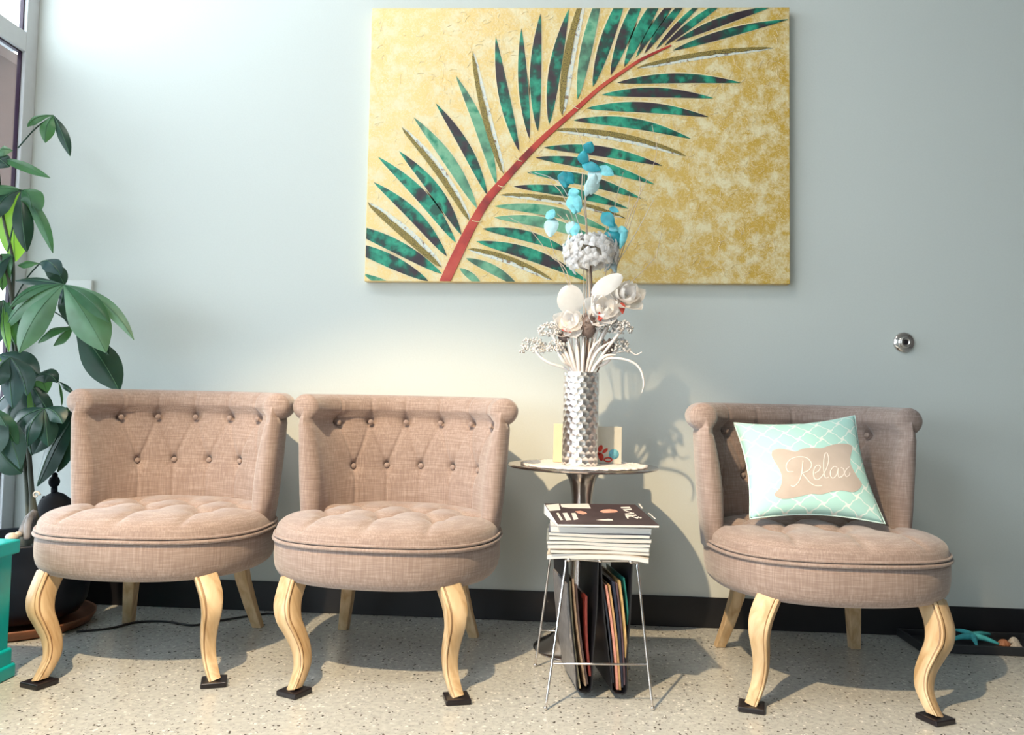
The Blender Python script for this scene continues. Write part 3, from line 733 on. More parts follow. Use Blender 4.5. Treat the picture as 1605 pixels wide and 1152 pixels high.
# boxes behind the vase
def ybox(name, pxs, Y, z0, ztop_px, depth, mat):
    a = onY(pxs[0], ztop_px, Y); c = onY(pxs[1], ztop_px, Y)
    return a.x, c.x, z0, a.z
x0, x1, z0, z1 = ybox('b', (868, 884), -0.215, 0.5492, 664, 0.02, 'cream')
o = obj_box('cream_box', (x0, -0.215, z0), (x0+0.05, -0.195, z1), 'cream', bevel=0.001)
tag(o, 'narrow cream card standing behind the left side of the vase', 'card')
x0, x1, z0, z1 = ybox('b', (925, 975), -0.225, 0.5492, 668, 0.02, 'card')
gc = empty('greeting_card', ((x0+x1)/2, -0.22, z0))
child(obj_box('card_body', (x0, -0.225, z0), (x1, -0.212, z1), 'card', bevel=0.001), gc)
b = MB()
def px_poly(mb, pts, Y, mat, th=0.0006):
    vs = [onY(x, y, Y) for x, y in pts]; n = len(vs); vb = [v+Vector((0, th, 0)) for v in vs]
    tris = tessellate_polygon([[Vector((v.x, v.z, 0)) for v in vs]])
    mb.add(vs+vb, [tuple(t) for t in tris]+[(i, (i+1) % n, n+(i+1) % n, n+i) for i in range(n)], mat)
def ell(cx, cy, rx, ry, ang=0, n=24, pw=1.0):
    o = []
    for k in range(n):
        t = 2*pi*k/n; x, y = rx*cos(t), ry*sin(t)*(abs(sin(t))**(pw-1) if pw != 1 else 1)
        o.append((cx+x*cos(ang)-y*sin(ang), cy+x*sin(ang)+y*cos(ang)))
    return o
for (cx, cy, rx, ry, an) in ((941, 703, 6, 3.6, -1.2), (948.5, 706.5, 5.5, 2.6, -.7), (942, 716, 6.5, 4.2, -1.7), (936, 711, 5, 3, .3)): px_poly(b, ell(cx, cy, rx, ry, an, pw=1.4), -0.2258, 'red')
b.build('red_petals', None, gc).matrix_parent_inverse = Matrix.Translation(-gc.location)
b = MB(); t_o = [(945+rx*cos(a), 720.5+ry*sin(a)) for rx, ry in ((6.5, 4),) for a in [2*pi*k/16 for k in range(16)]]
cpts = [onY(953+6*cos(2*pi*k/16), 720.5+3*sin(2*pi*k/16), -0.226) for k in range(16)]
b.tube(cpts, 0.0022, 6, closed=True); child(b.build('red_loop', 'red'), gc)
b = MB(); px_poly(b, ell(962, 712, 8, 8), -0.2258, 'blue'); child(b.build('blue_sticker', None), gc)
tag(gc, 'pale grey card with red petals and a blue disc behind the vase', 'card')
# ------------------------------------------------------------------ flowers
def petal(mb, base, tip, w, cup=0.25, nrm=None, mat=None, n=8, m=4, wav=0.0, blunt=0.6, vein=0, pw=0.75):
    base, tip = Vector(base), Vector(tip); d = tip-base; L = d.length
    nn = Vector(nrm) if nrm is not None else Vector((0, -1, 0.2)); s = d.cross(nn)
    s = s.normalized() if s.length > 1e-6 else d.orthogonal().normalized(); nn = s.cross(d).normalized()
    rows = []
    for i in range(n+1):
        t = i/n; ww = w*(sin(pi*min(1, t**blunt*0.97+0.02)))**pw; row = []
        for j in range(-m, m+1):
            q = j/m; row.append(base+d*t+s*ww*q+nn*(cup*L*sin(pi*t)*0.6-cup*w*1.2*q*q+wav*w*sin(9*t+3*q)-vein*abs(q)*w*0))
        rows.append(row)
    k = len(mb.v); mb.grid(rows, mat=mat)
def stem_pts(px_list, Ys, n=24): return bez([onY(x, y, Y) for (x, y), Y in zip(px_list, Ys)], n)
VT = (911, 600)   # a pixel inside the vase mouth
# hydrangea
hy = empty('hydrangea_stem', (VX, VY, VZ+0.02))
b = MB(); b.tube(stem_pts([(912, 640), (921, 560), (927, 470), (926, 415)], [-.315, -.32, -.31, -.30]), 0.0028, 8); child(b.build('stem', 'brown_stem'), hy)
C0 = onY(926, 396, -0.31); b = MB(); rr = random.Random(11)
for i in range(120):
    th = rr.uniform(0, 2*pi); ph = math.acos(rr.uniform(-.75, 1)); dv = Vector((sin(ph)*cos(th)*0.082, sin(ph)*sin(th)*0.062, cos(ph)*0.056-0.002))
    c = C0+dv*rr.uniform(.75, 1.02); nd = dv.normalized()
    t1 = nd.orthogonal().normalized(); t2 = nd.cross(t1); a0 = rr.uniform(0, pi)
    for k in range(4):
        a = a0+k*pi/2; q = t1*cos(a)+t2*sin(a); petal(b, c, c+(q+nd*0.35)*rr.uniform(.019, .027), 0.0125, 0.3, nd, 'petal' if rr.random() < .8 else 'petal_cream', 4, 2)
child(b.build('flower_head', None, weld=False), hy)
tag(hy, 'white hydrangea head on a brown stem, tallest white bloom of the vase', 'flower')
# open white blossoms
def blossom(name, cpx, Y, R, label, mats, sepal=None, seed=1, axis=(0, -1, 0.3), stem=None, ribbed=False):
    rt = empty(name, onY(*cpx, Y)); c = onY(*cpx, Y); rr = random.Random(seed); ax = Vector(axis).normalized()
    t1 = ax.orthogonal().normalized(); t2 = ax.cross(t1); b = MB()
    for ring, (n, rad, lift, w) in enumerate(((5, 1.0, 0.25, 0.52), (5, 0.72, 0.55, 0.42), (4, 0.42, 0.75, 0.30))):
        for k in range(n):
            a = 2*pi*k/n+ring*0.6+rr.uniform(-.2, .2); q = t1*cos(a)+t2*sin(a)
            petal(b, c-ax*R*0.35+q*R*0.12, c+q*R*rad*rr.uniform(.85, 1.1)+ax*R*(lift-0.35), R*w, -0.35, ax, mats[ring % len(mats)], 8, 4, wav=0.06, blunt=0.75)
    child(b.build('petals', None, weld=False), rt)
    if sepal:
        b = MB()
        for (bp, tp, w) in sepal: petal(b, onY(*bp, Y-0.01), onY(*tp, Y-0.02), w, 0.1)
        child(b.build('sepal', 'red_sepal', weld=False), rt)
    if stem:
        b = MB(); b.tube(stem_pts(stem, np.linspace(Y+0.01, VY, len(stem))), 0.003, 8); child(b.build('stem', 'white_stem'), rt)
    return tag(rt, label, 'flower')
blossom('silk_rose', (948, 482), -.36, 0.066, 'white open silk rose with a red sepal, just right of the stem', ['petal', 'petal', 'petal_cream'], [((941, 504), (939, 488), .006), ((936, 500), (946, 498), .005)], 2, (0.1, -1, 0.5), [(945, 490), (930, 540), (915, 600), (912, 640)])
blossom('silk_rose', (984, 460), -.345, 0.060, 'cream silk rose with a red sepal hanging below, furthest right bloom', ['petal_cream', 'petal_cream', 'petal'], [((974, 474), (976, 492), .010)], 5, (0.35, -1, 0.7), [(975, 472), (950, 520), (920, 580), (914, 640)])
blossom('silk_rose', (893, 503), -.355, 0.060, 'white silk rose with a red sepal tip, lowest on the left', ['petal', 'petal_cream', 'petal'], [((880, 516), (896, 521), .004)], 8, (-0.2, -1, 0.5), [(893, 510), (900, 560), (908, 600), (910, 640)])
def bigpetal(cpx, tpx, Y, w, label, stem):
    rt = empty('white_leaf', onY(*cpx, Y)); b = MB()
    petal(b, onY(*cpx, Y), onY(*tpx, Y-0.03), w, 0.10, (0, -1, 0.1), None, 16, 7, blunt=0.95, wav=0.02, pw=0.45)
    child(b.build('blade', 'petal', weld=False), rt)
    b = MB(); b.tube(stem_pts(stem, np.linspace(Y, VY, len(stem)), 12), 0.002, 6); child(b.build('stem', 'white_stem'), rt)
    tag(rt, label, 'leaf')
bigpetal((896, 492), (892, 447), -.345, 0.040, 'round white ribbed silk leaf on the left of the bouquet', [(896, 492), (905, 560), (911, 640)])
bigpetal((928, 462), (975, 432), -.35, 0.026, 'white ribbed silk leaf pointing right below the hydrangea', [(928, 462), (922, 560), (912, 640)])
# pods
for (cp, Y, rx, rz, label) in (((922, 512), -.345, .024, .034, 'brown grey scaly pod in the middle of the bouquet'), ((952, 545), -.33, .020, .020, 'brown grey pod low on the right of the bouquet'), ((884, 530), -.335, .017, .013, 'grey pod low on the left of the bouquet')):
    rt = empty('seed_pod', onY(*cp, Y)); b = MB(); c = onY(*cp, Y); b.ball(c, 1, n=20, sc=(rx, rx, rz))
    for i in range(60):
        th = rnd.uniform(0, 2*pi); u = rnd.uniform(-.9, .9); q = Vector((sqrt(1-u*u)*cos(th), sqrt(1-u*u)*sin(th), u)); e = Vector((q.x*rx, q.y*rx, q.z*rz))
        petal(b, c+e*0.95, c+e*1.15+Vector((0, 0, .008)), 0.005, 0.1, q, None, 3, 1)
    child(b.build('pod', 'cone', weld=False), rt)
    b = MB(); b.tube(stem_pts([cp, (912, 640)], [Y, VY], 8), 0.0025, 6); child(b.build('stem', 'brown_stem'), rt)
    tag(rt, label, 'seed pod')
# glitter blooms on flat white stems
gl = [((835, 545), 17, 'silver glitter bloom arching out furthest left'), ((862, 520), 15, 'silver glitter bloom on the upper left'), ((872, 545), 12, 'silver glitter bloom nearest the vase on the left'), ((914, 523), 13, 'silver glitter bloom at the centre front'),
      ((951, 512), 17, 'silver glitter bloom right of the pod'), ((976, 516), 13, 'silver glitter bloom at the upper right'), ((968, 545), 16, 'silver glitter bloom at the lower right')]
for i, (cp, r, label) in enumerate(gl):
    Y = -.33-0.01*(i % 3); c = onY(*cp, Y); rt = empty('glitter_bloom', c); R = r/430; b = MB(); rr = random.Random(i+40)
    for k in range(130):
        th = rr.uniform(0, 2*pi); u = rr.uniform(-.5, 1); q = Vector((sqrt(1-u*u)*cos(th), sqrt(1-u*u)*sin(th)*.8, u*.8)); b.ball(c+q*R*rr.uniform(.75, 1.05), rr.uniform(.0025, .0045), n=6)
    child(b.build('bloom', 'glitter_white', weld=False), rt)
    b = MB(); s = -1 if cp[0] < 912 else 1
    mid = (912+(cp[0]-912)*0.72, cp[1]+22 if abs(cp[0]-912) > 30 else cp[1]+30)
    b.tube(stem_pts([cp, mid, (912+(cp[0]-912)*0.22, 585), (911+s*4, 640)], [Y, Y-.01, VY-.01, VY], 20), 0.0042, 8); child(b.build('stem', 'white_stem'), rt)
    tag(rt, label, 'flower', 'silver glitter blooms in the vase')
# white strap leaves fanning from the mouth
straps = [([(866, 545), (882, 556), (900, 590), (908, 630)], 5), ([(878, 535), (890, 560), (903, 590), (909, 630)], 6), ([(890, 530), (897, 560), (906, 590), (910, 630)], 7), ([(903, 525), (906, 560), (909, 590), (911, 630)], 7),
          ([(915, 528), (914, 560), (913, 590), (912, 630)], 6), ([(945, 528), (928, 548), (918, 585), (914, 630)], 5), ([(958, 535), (936, 552), (922, 585), (914, 630)], 5), ([(965, 556), (946, 560), (926, 585), (915, 630)], 5)]
def ribbon(mb, P, w, nrm=(0, -1, 0)):
    rows = []
    for i, p in enumerate(P):
        t = (P[min(i+1, len(P)-1)]-P[max(0, i-1)]).normalized(); s = t.cross(Vector(nrm)).normalized(); f = w*(0.35+0.65*min(1, 4*i/len(P)))
        rows.append([p-s*f, p+Vector(nrm)*0.0015, p+s*f, p-Vector(nrm)*0.0015])
    mb.grid(rows, closed_u=True)
for pp, w in straps:
    b = MB(); ribbon(b, stem_pts(pp, [-.35, -.355, -.335, -.315], 20), w/1000)
    tag(b.build('strap_leaf', 'white_stem'), 'flat white strap leaf fanning out of the vase mouth', 'leaf', 'white strap leaves in the vase mouth')
b = MB(); b.tube(stem_pts([(1006, 616), (1009, 600), (1003, 578), (985, 565), (955, 562), (932, 575), (916, 630)], [-.35, -.355, -.36, -.36, -.355, -.34, -.315], 42), [0.0012+0.0022*min(1, i/12) for i in range(43)], 8)
tag(b.build('curled_tendril', 'white_stem'), 'long white tendril curling over to the right of the vase', 'tendril')
b = MB(); b.tube(stem_pts([(1006, 552), (996, 556), (984, 550), (960, 556), (930, 580), (914, 630)], [-.34]*5+[-.315], 30), 0.0018, 6)
tag(b.build('curled_tendril', 'white_stem'), 'short wavy white tendril above the long curling one', 'tendril')
# turquoise branch
tq = empty('turquoise_branch', (VX, VY, VZ+0.02))
b = MB()
b.tube(stem_pts([(912, 640), (922, 560), (924, 470), (921, 380), (918, 310), (924, 262), (921, 236)], [-.315, -.31, -.30, -.29, -.29, -.29, -.29], 60), [0.003-0.0018*i/60 for i in range(61)], 8)
for pl in ([(923, 400), (915, 385), (900, 358), (887, 335)], [(920, 372), (917, 340), (912, 305), (913, 270)], [(922, 395), (940, 375), (949, 362), (955, 345)], [(921, 385), (905, 365), (890, 350), (873, 335)]): b.tube(stem_pts(pl, [-.295]*4, 16), 0.0014, 6)
child(b.build('stem', 'twig'), tq)
lv = [((919, 240), (927, 222), 8, 'teal_leaf'), ((913, 258), (915, 236), 8, 'teal_leaf'), ((912, 258), (942, 266), 7, 'teal_leaf'), ((930, 262), (936, 288), 10, 'pale_turq'), ((936, 262), (962, 274), 8, 'turq_leaf'), ((926, 305), (933, 272), 9, 'pale_turq'), ((918, 308), (926, 276), 5, 'pale_turq'),
      ((878, 272), (900, 286), 11, 'teal_leaf'), ((883, 268), (888, 293), 10, 'teal_leaf'), ((890, 305), (908, 300), 7, 'turq_leaf'), ((893, 305), (908, 332), 11, 'turq_leaf'), ((902, 312), (901, 334), 10, 'turq_leaf'),
      ((857, 332), (869, 340), 8, 'turq_leaf'), ((866, 340), (862, 371), 10, 'pale_turq'), ((899, 346), (890, 366), 8, 'pale_turq'), ((902, 348), (900, 372), 7, 'turq_leaf'), ((901, 370), (892, 398), 10, 'teal_leaf'),
      ((944, 333), (962, 355), 9, 'teal_leaf'), ((955, 326), (970, 332), 4, 'teal_leaf'), ((948, 364), (975, 378), 11, 'teal_leaf'), ((966, 362), (984, 362), 7, 'turq_leaf'), ((964, 392), (970, 366), 8, 'teal_leaf'), ((980, 358), (972, 390), 5, 'turq_leaf'), ((955, 352), (968, 362), 6, 'turq_leaf')]
for (bp, tp, w, mt) in lv:
    b = MB(); petal(b, onY(*bp, -.295), onY(*tp, -.31+rnd.uniform(-.01, .01)), w/440, rnd.uniform(.1, .25), (rnd.uniform(-.3, .3), -1, rnd.uniform(-.2, .4)), None, 8, 4, blunt=0.85)
    child(b.build('leaf', mt, weld=False), tq)
tag(tq, 'tall branch of turquoise and teal leaves rising over the painting', 'branch')
b = MB(); petal(b, onY(955, 402, -.30), onY(966, 428, -.31), .014, .2); petal(b, onY(960, 400, -.30), onY(952, 424, -.31), .012, .2)
tag(b.build('blue_grey_leaf', simple('blue_grey_leaf_mat', (0.33, 0.42, 0.45), .5, noise=.3, scale=80), weld=False), 'blue grey silk leaf under the right of the hydrangea', 'leaf')
tw = [([(866, 375), (873, 345), (882, 400), (899, 450), (912, 640)][2:] and [(797, 340), (830, 360), (862, 400), (893, 440), (912, 600), (912, 640)]), [(862, 375), (870, 400), (885, 430), (905, 500), (912, 640)],
      [(826, 268), (850, 280), (878, 300), (900, 350), (915, 420), (912, 640)], [(838, 270), (866, 280), (886, 300), (905, 345), (920, 420), (913, 640)],
      [(1022, 196), (1029, 242), (1005, 300), (985, 345), (965, 420), (930, 520), (914, 640)], [(977, 270), (966, 310), (963, 330), (955, 400), (930, 520), (914, 640)],
      [(1001, 268), (1003, 300), (990, 345), (975, 395), (940, 500), (914, 640)], [(1025, 312), (1005, 350), (985, 385), (960, 430), (930, 530), (914, 640)], [(987, 305), (983, 340), (975, 370), (968, 395), (940, 500), (914, 640)],
      [(1037, 365), (1028, 400), (1012, 420), (985, 450), (935, 540), (914, 640)], [(902, 200), (912, 222), (915, 250), (917, 330), (920, 420), (912, 640)]]
for i, pl in enumerate(tw):
    k = len(pl); Y = -.30+.012*(i % 4); b = MB(); P = stem_pts(pl, [Y]*(k-1)+[VY], 40); m = len(P)
    b.tube(P, [0.0007+0.0011*j/m for j in range(m)], 6)
    tag(b.build('dry_twig', 'twig' if i % 4 != 3 else 'white_stem'), 'thin pale dry twig fanning up from the vase', 'twig', 'thin dry twigs in the vase')

# ------------------------------------------------------------------ magazine rack
rk = empty('magazine_rack', (0.12, -0.60, 0))
fl, fr = onZ(855, 1113), onZ(1023, 1113); rl = onZ(839, 1045); rl.z = 0.0; rr_ = Vector((fr.x+0.0, rl.y, 0))
YF, YB = -0.70, -0.49; ztop = onY(940, 879, YF).z
tlf, trf = onY(888, 879, YF), onY(998, 879, YF); tlf.z = trf.z = ztop
SHR = -0.036
tlb, trb = Vector((tlf.x+SHR, YB, ztop)), Vector((trf.x+SHR, YB, ztop))
wr = 0.0033
b = MB()
b.tube(bez([fl+Vector((0, 0, wr)), fl.lerp(tlf, .5), fl.lerp(tlf, .93), tlf+Vector((0.006, 0, 0)), tlf.lerp(trf, .5), trf+Vector((-.006, 0, 0)), fr.lerp(trf, .93), fr.lerp(trf, .5), fr+Vector((0, 0, wr))], 64), wr, 10)
rr2 = Vector((fr.x+(rl.x-fl.x), rl.y, 0))
b.tube(bez([rl+Vector((0, 0, wr)), rl.lerp(tlb, .5), rl.lerp(tlb, .93), tlb+Vector((0.006, 0, 0)), tlb.lerp(trb, .5), trb+Vector((-.006, 0, 0)), rr2.lerp(trb, .93), rr2.lerp(trb, .5), rr2+Vector((0, 0, wr))], 64), wr, 10)
cz = 0.30
b.tube([fl.lerp(tlf, cz), fr.lerp(trf, cz)], wr*.8, 8); b.tube([rl.lerp(tlb, cz), rr2.lerp(trb, cz)], wr*.8, 8)
hang = [onY(x, 880, YF).x for x in (891.5, 940, 988.5)]
for x in hang: b.tube([(x, YF-0.006, ztop+.002), (x+SHR, YB+0.004, ztop+.002)], wr, 8)
child(b.build('wire_frame', 'chrome'), rk)
for x in hang:
    b = MB(); b.ball((x, YF-0.008, ztop+.002), 0.0062); child(b.build('ball_tip', 'chrome'), rk)
for p in (fl, fr, rl):
    b = MB(); b.ball((p.x, p.y, 0.005), 0.005); child(b.build('ball_foot', 'chrome'), rk)
zb = onY(917, 1086, YF).z
def sling(xa, xb, xbot, name='leather_sling'):
    pts = bez([(xa, 0, ztop), (xa+(xbot-xa)*.22, 0, ztop*.60+zb*.4), (xa+(xbot-xa)*.62, 0, zb+.055), (xbot-.012, 0, zb+.008), (xbot+.006, 0, zb), (xbot+.022, 0, zb+.010), (xbot+(xb-xbot)*.72, 0, zb+.085), (xb-.002, 0, ztop*.62+zb*.38), (xb, 0, ztop)], 64)
    b = MB(); rows = []
    for i, p in enumerate(pts):
        t = (pts[min(i+1, len(pts)-1)]-pts[max(i-1, 0)]).normalized(); n = Vector((t.z, 0, -t.x))*0.0016
        y0, y1 = YF+0.004, YB-0.004
        rows.append([(p.x+n.x, y0, p.z+n.z), (p.x+n.x+SHR, y1, p.z+n.z), (p.x-n.x+SHR, y1, p.z-n.z), (p.x-n.x, y0, p.z-n.z)])
    b.grid(rows, closed_u=True); child(b.build(name, 'leather', angle=40), rk); return pts
s1 = sling(hang[0]-.003, hang[1]-.003, onY(913, 1086, YF).x); s2 = sling(hang[1]+.003, hang[2]+.004, onY(968, 1086, YF).x)
tag(rk, 'chrome wire magazine rack with two black leather slings', 'magazine rack')
# magazines in the slings
mags = [(888, 915, 905, 1078, 2.6, (.20, .19, .19)), (893, 912, 909, 1079, 2.2, (.50, .44, .30)), (898, 908, 918, 1076, 2.2, (.30, .22, .16)), (903, 916, 921, 1072, 2.0, (.05, .03, .03)),
        (919, 935, 925, 1060, 2.6, (.16, .025, .02)), (950, 918, 968, 1082, 2.6, (.62, .30, .26)), (955, 917, 972, 1081, 2.0, (.42, .26, .12)), (961, 912, 975, 1078, 3.0, (.015, .02, .045)),
        (966, 914, 979, 1075, 2.0, (.10, .06, .08)), (971, 910, 983, 1060, 2.2, (.50, .33, .14)), (945, 922, 961, 1070, 2.0, (.03, .04, .07)), (978, 906, 985, 1010, 1.6, (.015, .16, .14))]
for i, (xt, yt, xb_, yb_, w, colr) in enumerate(mags):
    t_, bo = onY(xt, yt, YF+.012), onY(xb_, yb_, YF+.012); w_ = w/1000*1.05
    b = MB(); rows = []; shx = SHR*0.9
    yy0, yy1 = YF+0.010+0.003*(i % 3), YB-0.02
    for k in range(7):
        s = k/6; p = bo.lerp(t_, s); x = p.x+0.004*sin(pi*s)*(1 if i < 5 else -1)*-1
        rows.append([(x-w_, yy0, p.z), (x-w_+shx, yy1, p.z), (x+w_+shx, yy1, p.z), (x+w_, yy0, p.z)])
    b.grid(rows, closed_u=True); b.f.append([0, 1, 2, 3]); b.m.append(0); b.f.append([24, 25, 26, 27]); b.m.append(0)
    o = b.build('magazine', simple('magazine_cover_%d' % i, colr, .35, noise=.3, scale=60), smooth=False)
    nm = ['thin white edged magazine', 'tan edged magazine', 'brown edged magazine', 'black magazine', 'dark red magazine', 'pink edged magazine', 'ochre magazine', 'navy magazine', 'plum magazine', 'gold edged magazine', 'dark blue magazine', 'green magazine'][i]
    tag(o, '%s standing upright in the %s leather sling' % (nm, 'left' if i < 5 else 'right'), 'magazine', 'magazines in the leather slings')
# stack on top: front-left px, front-right px, top px of each magazine's front edge
zc = ztop+wr+0.0025
st = [(861, 1020, 8.5, -6, (.70, .62, .52), 'cream curled magazine at the bottom of the stack'), (862, 1017, 6.0, 2, (.62, .50, .36), 'magazine with a tan cover edge, second from the bottom of the stack'), (859, 1018, 7, -1, (.60, .63, .65), 'thick magazine third from the bottom of the stack'),
      (857, 1019, 5.5, 0, (.55, .60, .60), 'magazine fourth from the bottom of the stack'), (860, 1020, 7.0, 1.5, (.50, .60, .62), 'pale blue edged magazine in the middle of the stack'), (861, 1019, 6.0, -2, (.62, .62, .60), 'magazine sixth from the bottom, above the pale blue edge'),
      (862, 1020, 10.0, 1, (.68, .68, .70), 'thick white edged magazine below the topmost one')]
z = zc; rr = random.Random(9)
TH = (min(onY(874, 821, -0.728).z, onY(1033, 823, -0.728).z)-0.0065-zc-0.003)/sum(m[2]/1000 for m in st)
for i, (xl, xr, th, rot, colr, label) in enumerate(st):
    h = th/1000*TH; a, c = onY(xl, 850, YF-.015), onY(xr, 850, YF-.015); w = (c.x-a.x); dp = 0.205; cx, cy = (a.x+c.x)/2, YF-.015+dp/2
    rt = empty('magazine', (cx, cy, z), radians(rot*0.5)); b = MB(); ny = 10; rows = []
    sag = (lambda u: -0.010*max(0, abs(u)-.62)**1.2*1.6) if i == 0 else (lambda u: 0)
    for k in range(ny+1):
        u = -1+2*k/ny; dz = sag(u)+(0.001*sin(3*u+i))
        rows.append([(u*w/2, -dp/2, dz+.0005), (u*w/2, dp/2, dz+.0005), (u*w/2, dp/2, dz+h-.0012), (u*w/2, -dp/2, dz+h-.0012)])
    b.grid(rows, closed_u=True); b.f.append([0, 1, 2, 3]); b.m.append(0); b.f.append([ny*4+q for q in range(4)]); b.m.append(0)
    b.build('pages', 'paper', rt, smooth=False)
    b = MB(); rows = []
    for k in range(ny+1):
        u = -1+2*k/ny; dz = sag(u)+(0.001*sin(3*u+i))
        rows.append([(u*(w/2+.001), -dp/2-.001, dz+h-.0012), (u*(w/2+.001), dp/2+.001, dz+h-.0012), (u*(w/2+.001), dp/2+.001, dz+h-.0002), (u*(w/2+.001), -dp/2-.001, dz+h-.0002)])
    b.grid(rows, closed_u=True); b.f.append([0, 1, 2, 3]); b.m.append(0); b.f.append([ny*4+q for q in range(4)]); b.m.append(0)
    dk = [c_*0.35 for c_ in colr] if i in (1, 3, 4) else ([.03, .035, .07] if i == 5 else [c_*0.8 for c_ in colr])
    b.build('cover', simple('stack_cover_%d' % i, dk, .35, noise=.4, scale=30), rt, smooth=False)
    tag(rt, label, 'magazine', 'stack of magazines on the rack'); z += h+0.0004
# topmost magazine placed by its corners
zt = z+0.0055
q = [onY(874, 821, -0.728), onY(1033, 823, -0.728), onY(1001, 791, -0.505), onY(853, 789, -0.505)]   # cover lifts towards the back
q[2] = q[1]+q[3]-q[0]
qn = (q[1]-q[0]).cross(q[3]-q[0]).normalized()
def onP(px, py, dz):
    d = Vector(ray(px, py)); c = Vector(CAM); return c+d*((q[0]-c).dot(qn)/d.dot(qn))+Vector((0, 0, dz))
z = min(z, min(p.z for p in q)-.004)
cc_ = sum(q, Vector())/4
rt = empty('magazine', (cc_.x, cc_.y, z))
b = MB(); lo = [Vector((q[0].x, q[0].y, q[0].z-.006)), Vector((q[1].x, q[1].y, q[1].z-.006)), Vector((q[2].x, q[2].y, z+.0004)), Vector((q[3].x, q[3].y, z+.0004))]; hi = [Vector((p.x, p.y, p.z-.0012)) for p in q]
b.add(lo+hi, [(3, 2, 1, 0), (4, 5, 6, 7), (0, 1, 5, 4), (1, 2, 6, 5), (2, 3, 7, 6), (3, 0, 4, 7)]); child(b.build('pages', 'paper', smooth=False), rt)
b = MB(); lo = [Vector((p.x, p.y, p.z-.0012)) for p in q]; hi = q
b.add(lo+hi, [(3, 2, 1, 0), (4, 5, 6, 7), (0, 1, 5, 4), (1, 2, 6, 5), (2, 3, 7, 6), (3, 0, 4, 7)]); child(b.build('cover', 'cover_dark', smooth=False), rt)
def zo(pts): return [(830+x/7.643, 770+y/7.646) for x, y in pts]
def zpoly(mb, pts, dz, mat):
    vs = [onP(x, y, dz) for x, y in zo(pts)]; n = len(vs); vb = [v-Vector((0, 0, dz)) for v in vs]
    tris = tessellate_polygon([[Vector((v.x, v.y, 0)) for v in vs]])
    mb.add(vs+vb, [tuple(t) for t in tris]+[(i, (i+1) % n, n+(i+1) % n, n+i) for i in range(n)], mat)
def zp1(nm, pts, dz, mat):
    b = MB(); zpoly(b, pts, dz, mat); child(b.build(nm, None, smooth=False, weld=False), rt)
zp1('printed_lettering', [(195, 165), (350, 150), (370, 225), (240, 235)], .0003, 'cover_white'); zp1('printed_lettering', [(370, 155), (705, 150), (735, 205), (470, 200), (385, 190)], .0003, 'cover_white')
zp1('printed_lettering', [(320, 262), (345, 258), (400, 345), (372, 348)], .0003, 'cover_white'); zp1('printed_lettering', [(395, 262), (450, 258), (500, 345), (440, 350)], .0003, 'cover_white'); zp1('printed_lettering', [(500, 262), (550, 260), (585, 335), (530, 345)], .0003, 'cover_white')
# masthead letters running down the right side
for x0, y0 in ((1085, 190),):
    L_ = [[(1090, 190), (1200, 185), (1212, 200), (1100, 205)], [(1118, 215), (1218, 208), (1228, 222), (1128, 230)], [(1128, 230), (1145, 229), (1236, 260), (1222, 264)], [(1140, 268), (1250, 258), (1258, 272), (1150, 283)],
          [(1165, 292), (1275, 280), (1284, 294), (1176, 307)], [(1210, 300), (1228, 298), (1290, 318), (1300, 300), (1312, 312), (1296, 330)], [(1315, 312), (1335, 308), (1345, 322), (1322, 326)], [(1145, 290), (1160, 288), (1190, 325), (1172, 328)]]
    for p in L_: zp1('printed_lettering', p, .0003, 'cover_white')
zp1('printed_lettering', [(1302, 150), (1322, 150), (1362, 205), (1342, 208)], .0003, 'cover_white'); zp1('printed_lettering', [(1420, 262), (1432, 260), (1515, 330), (1500, 333)], .0003, 'cover_white')
zp1('printed_lettering', [(800, 345), (900, 335), (940, 330), (990, 335), (1000, 352), (900, 352)], .0003, 'cover_white')
zp1('printed_figure', [(545, 240), (610, 235), (670, 250), (690, 268), (640, 278), (575, 262)], .0003, 'cover_skin'); zp1('printed_figure', [(845, 240), (880, 222), (960, 215), (1040, 225), (1058, 245), (1020, 255), (880, 258)], .0003, 'cover_skin')
tag(rt, 'dark covered magazine with pink print, topmost of the stack', 'magazine', 'stack of magazines on the rack')

# ------------------------------------------------------------------ pillow
ZP = 5.76
def zp(x, y): return (1130+x/ZP, 640+y/ZP)
pc = [(118, 132), (1208, 66), (1482, 1042), (262, 998)]     # TL TR BR BL
Yp = [-0.345, -0.335, -0.50, -0.50]
P3 = [onY(*zp(*p), Y) for p, Y in zip(pc, Yp)]
nrmP = ((P3[1]-P3[3]).cross(P3[2]-P3[0])).normalized()
if nrmP.y > 0: nrmP = -nrmP
def pil(u, v, side=1):
    base = P3[0].lerp(P3[1], u).lerp(P3[3].lerp(P3[2], u), v)
    e = max(0, 16*u*(1-u)*v*(1-v)); ctr = (P3[0]+P3[1]+P3[2]+P3[3])/4
    # edges bow inwards between the corners
    pin = 0.055*(sin(pi*u)*(2*v-1)**3+0)
    pin2 = 0.045*(sin(pi*v)*(2*u-1)**3)
    up = (P3[0]+P3[1]-P3[2]-P3[3]).normalized(); ri = (P3[1]+P3[2]-P3[0]-P3[3]).normalized()
    base = base+up*pin*0.36-ri*pin2*0.36
    wr_ = 0.0015*sin(11*u+7*v)*e+0.003*exp(-((u-.56)/.03)**2)*exp(-(v/.15)**2)*-1
    return base+nrmP*side*(0.052*e**0.42*(0.9)+wr_)
plw = empty('throw_pillow', sum(P3, Vector())/4)
b = MB(); n = 48
rows = [[pil(j/n, i/n) for j in range(n+1)] for i in range(n+1)]; rowsb = [[pil(j/n, i/n, -1) for j in range(n+1)] for i in range(n+1)]
me = bpy.data.meshes.new('pillow_cover'); vs = [p-plw.location for r in rows for p in r]+[p-plw.location for r in rowsb for p in r]; fs = []; N1 = (n+1)*(n+1)
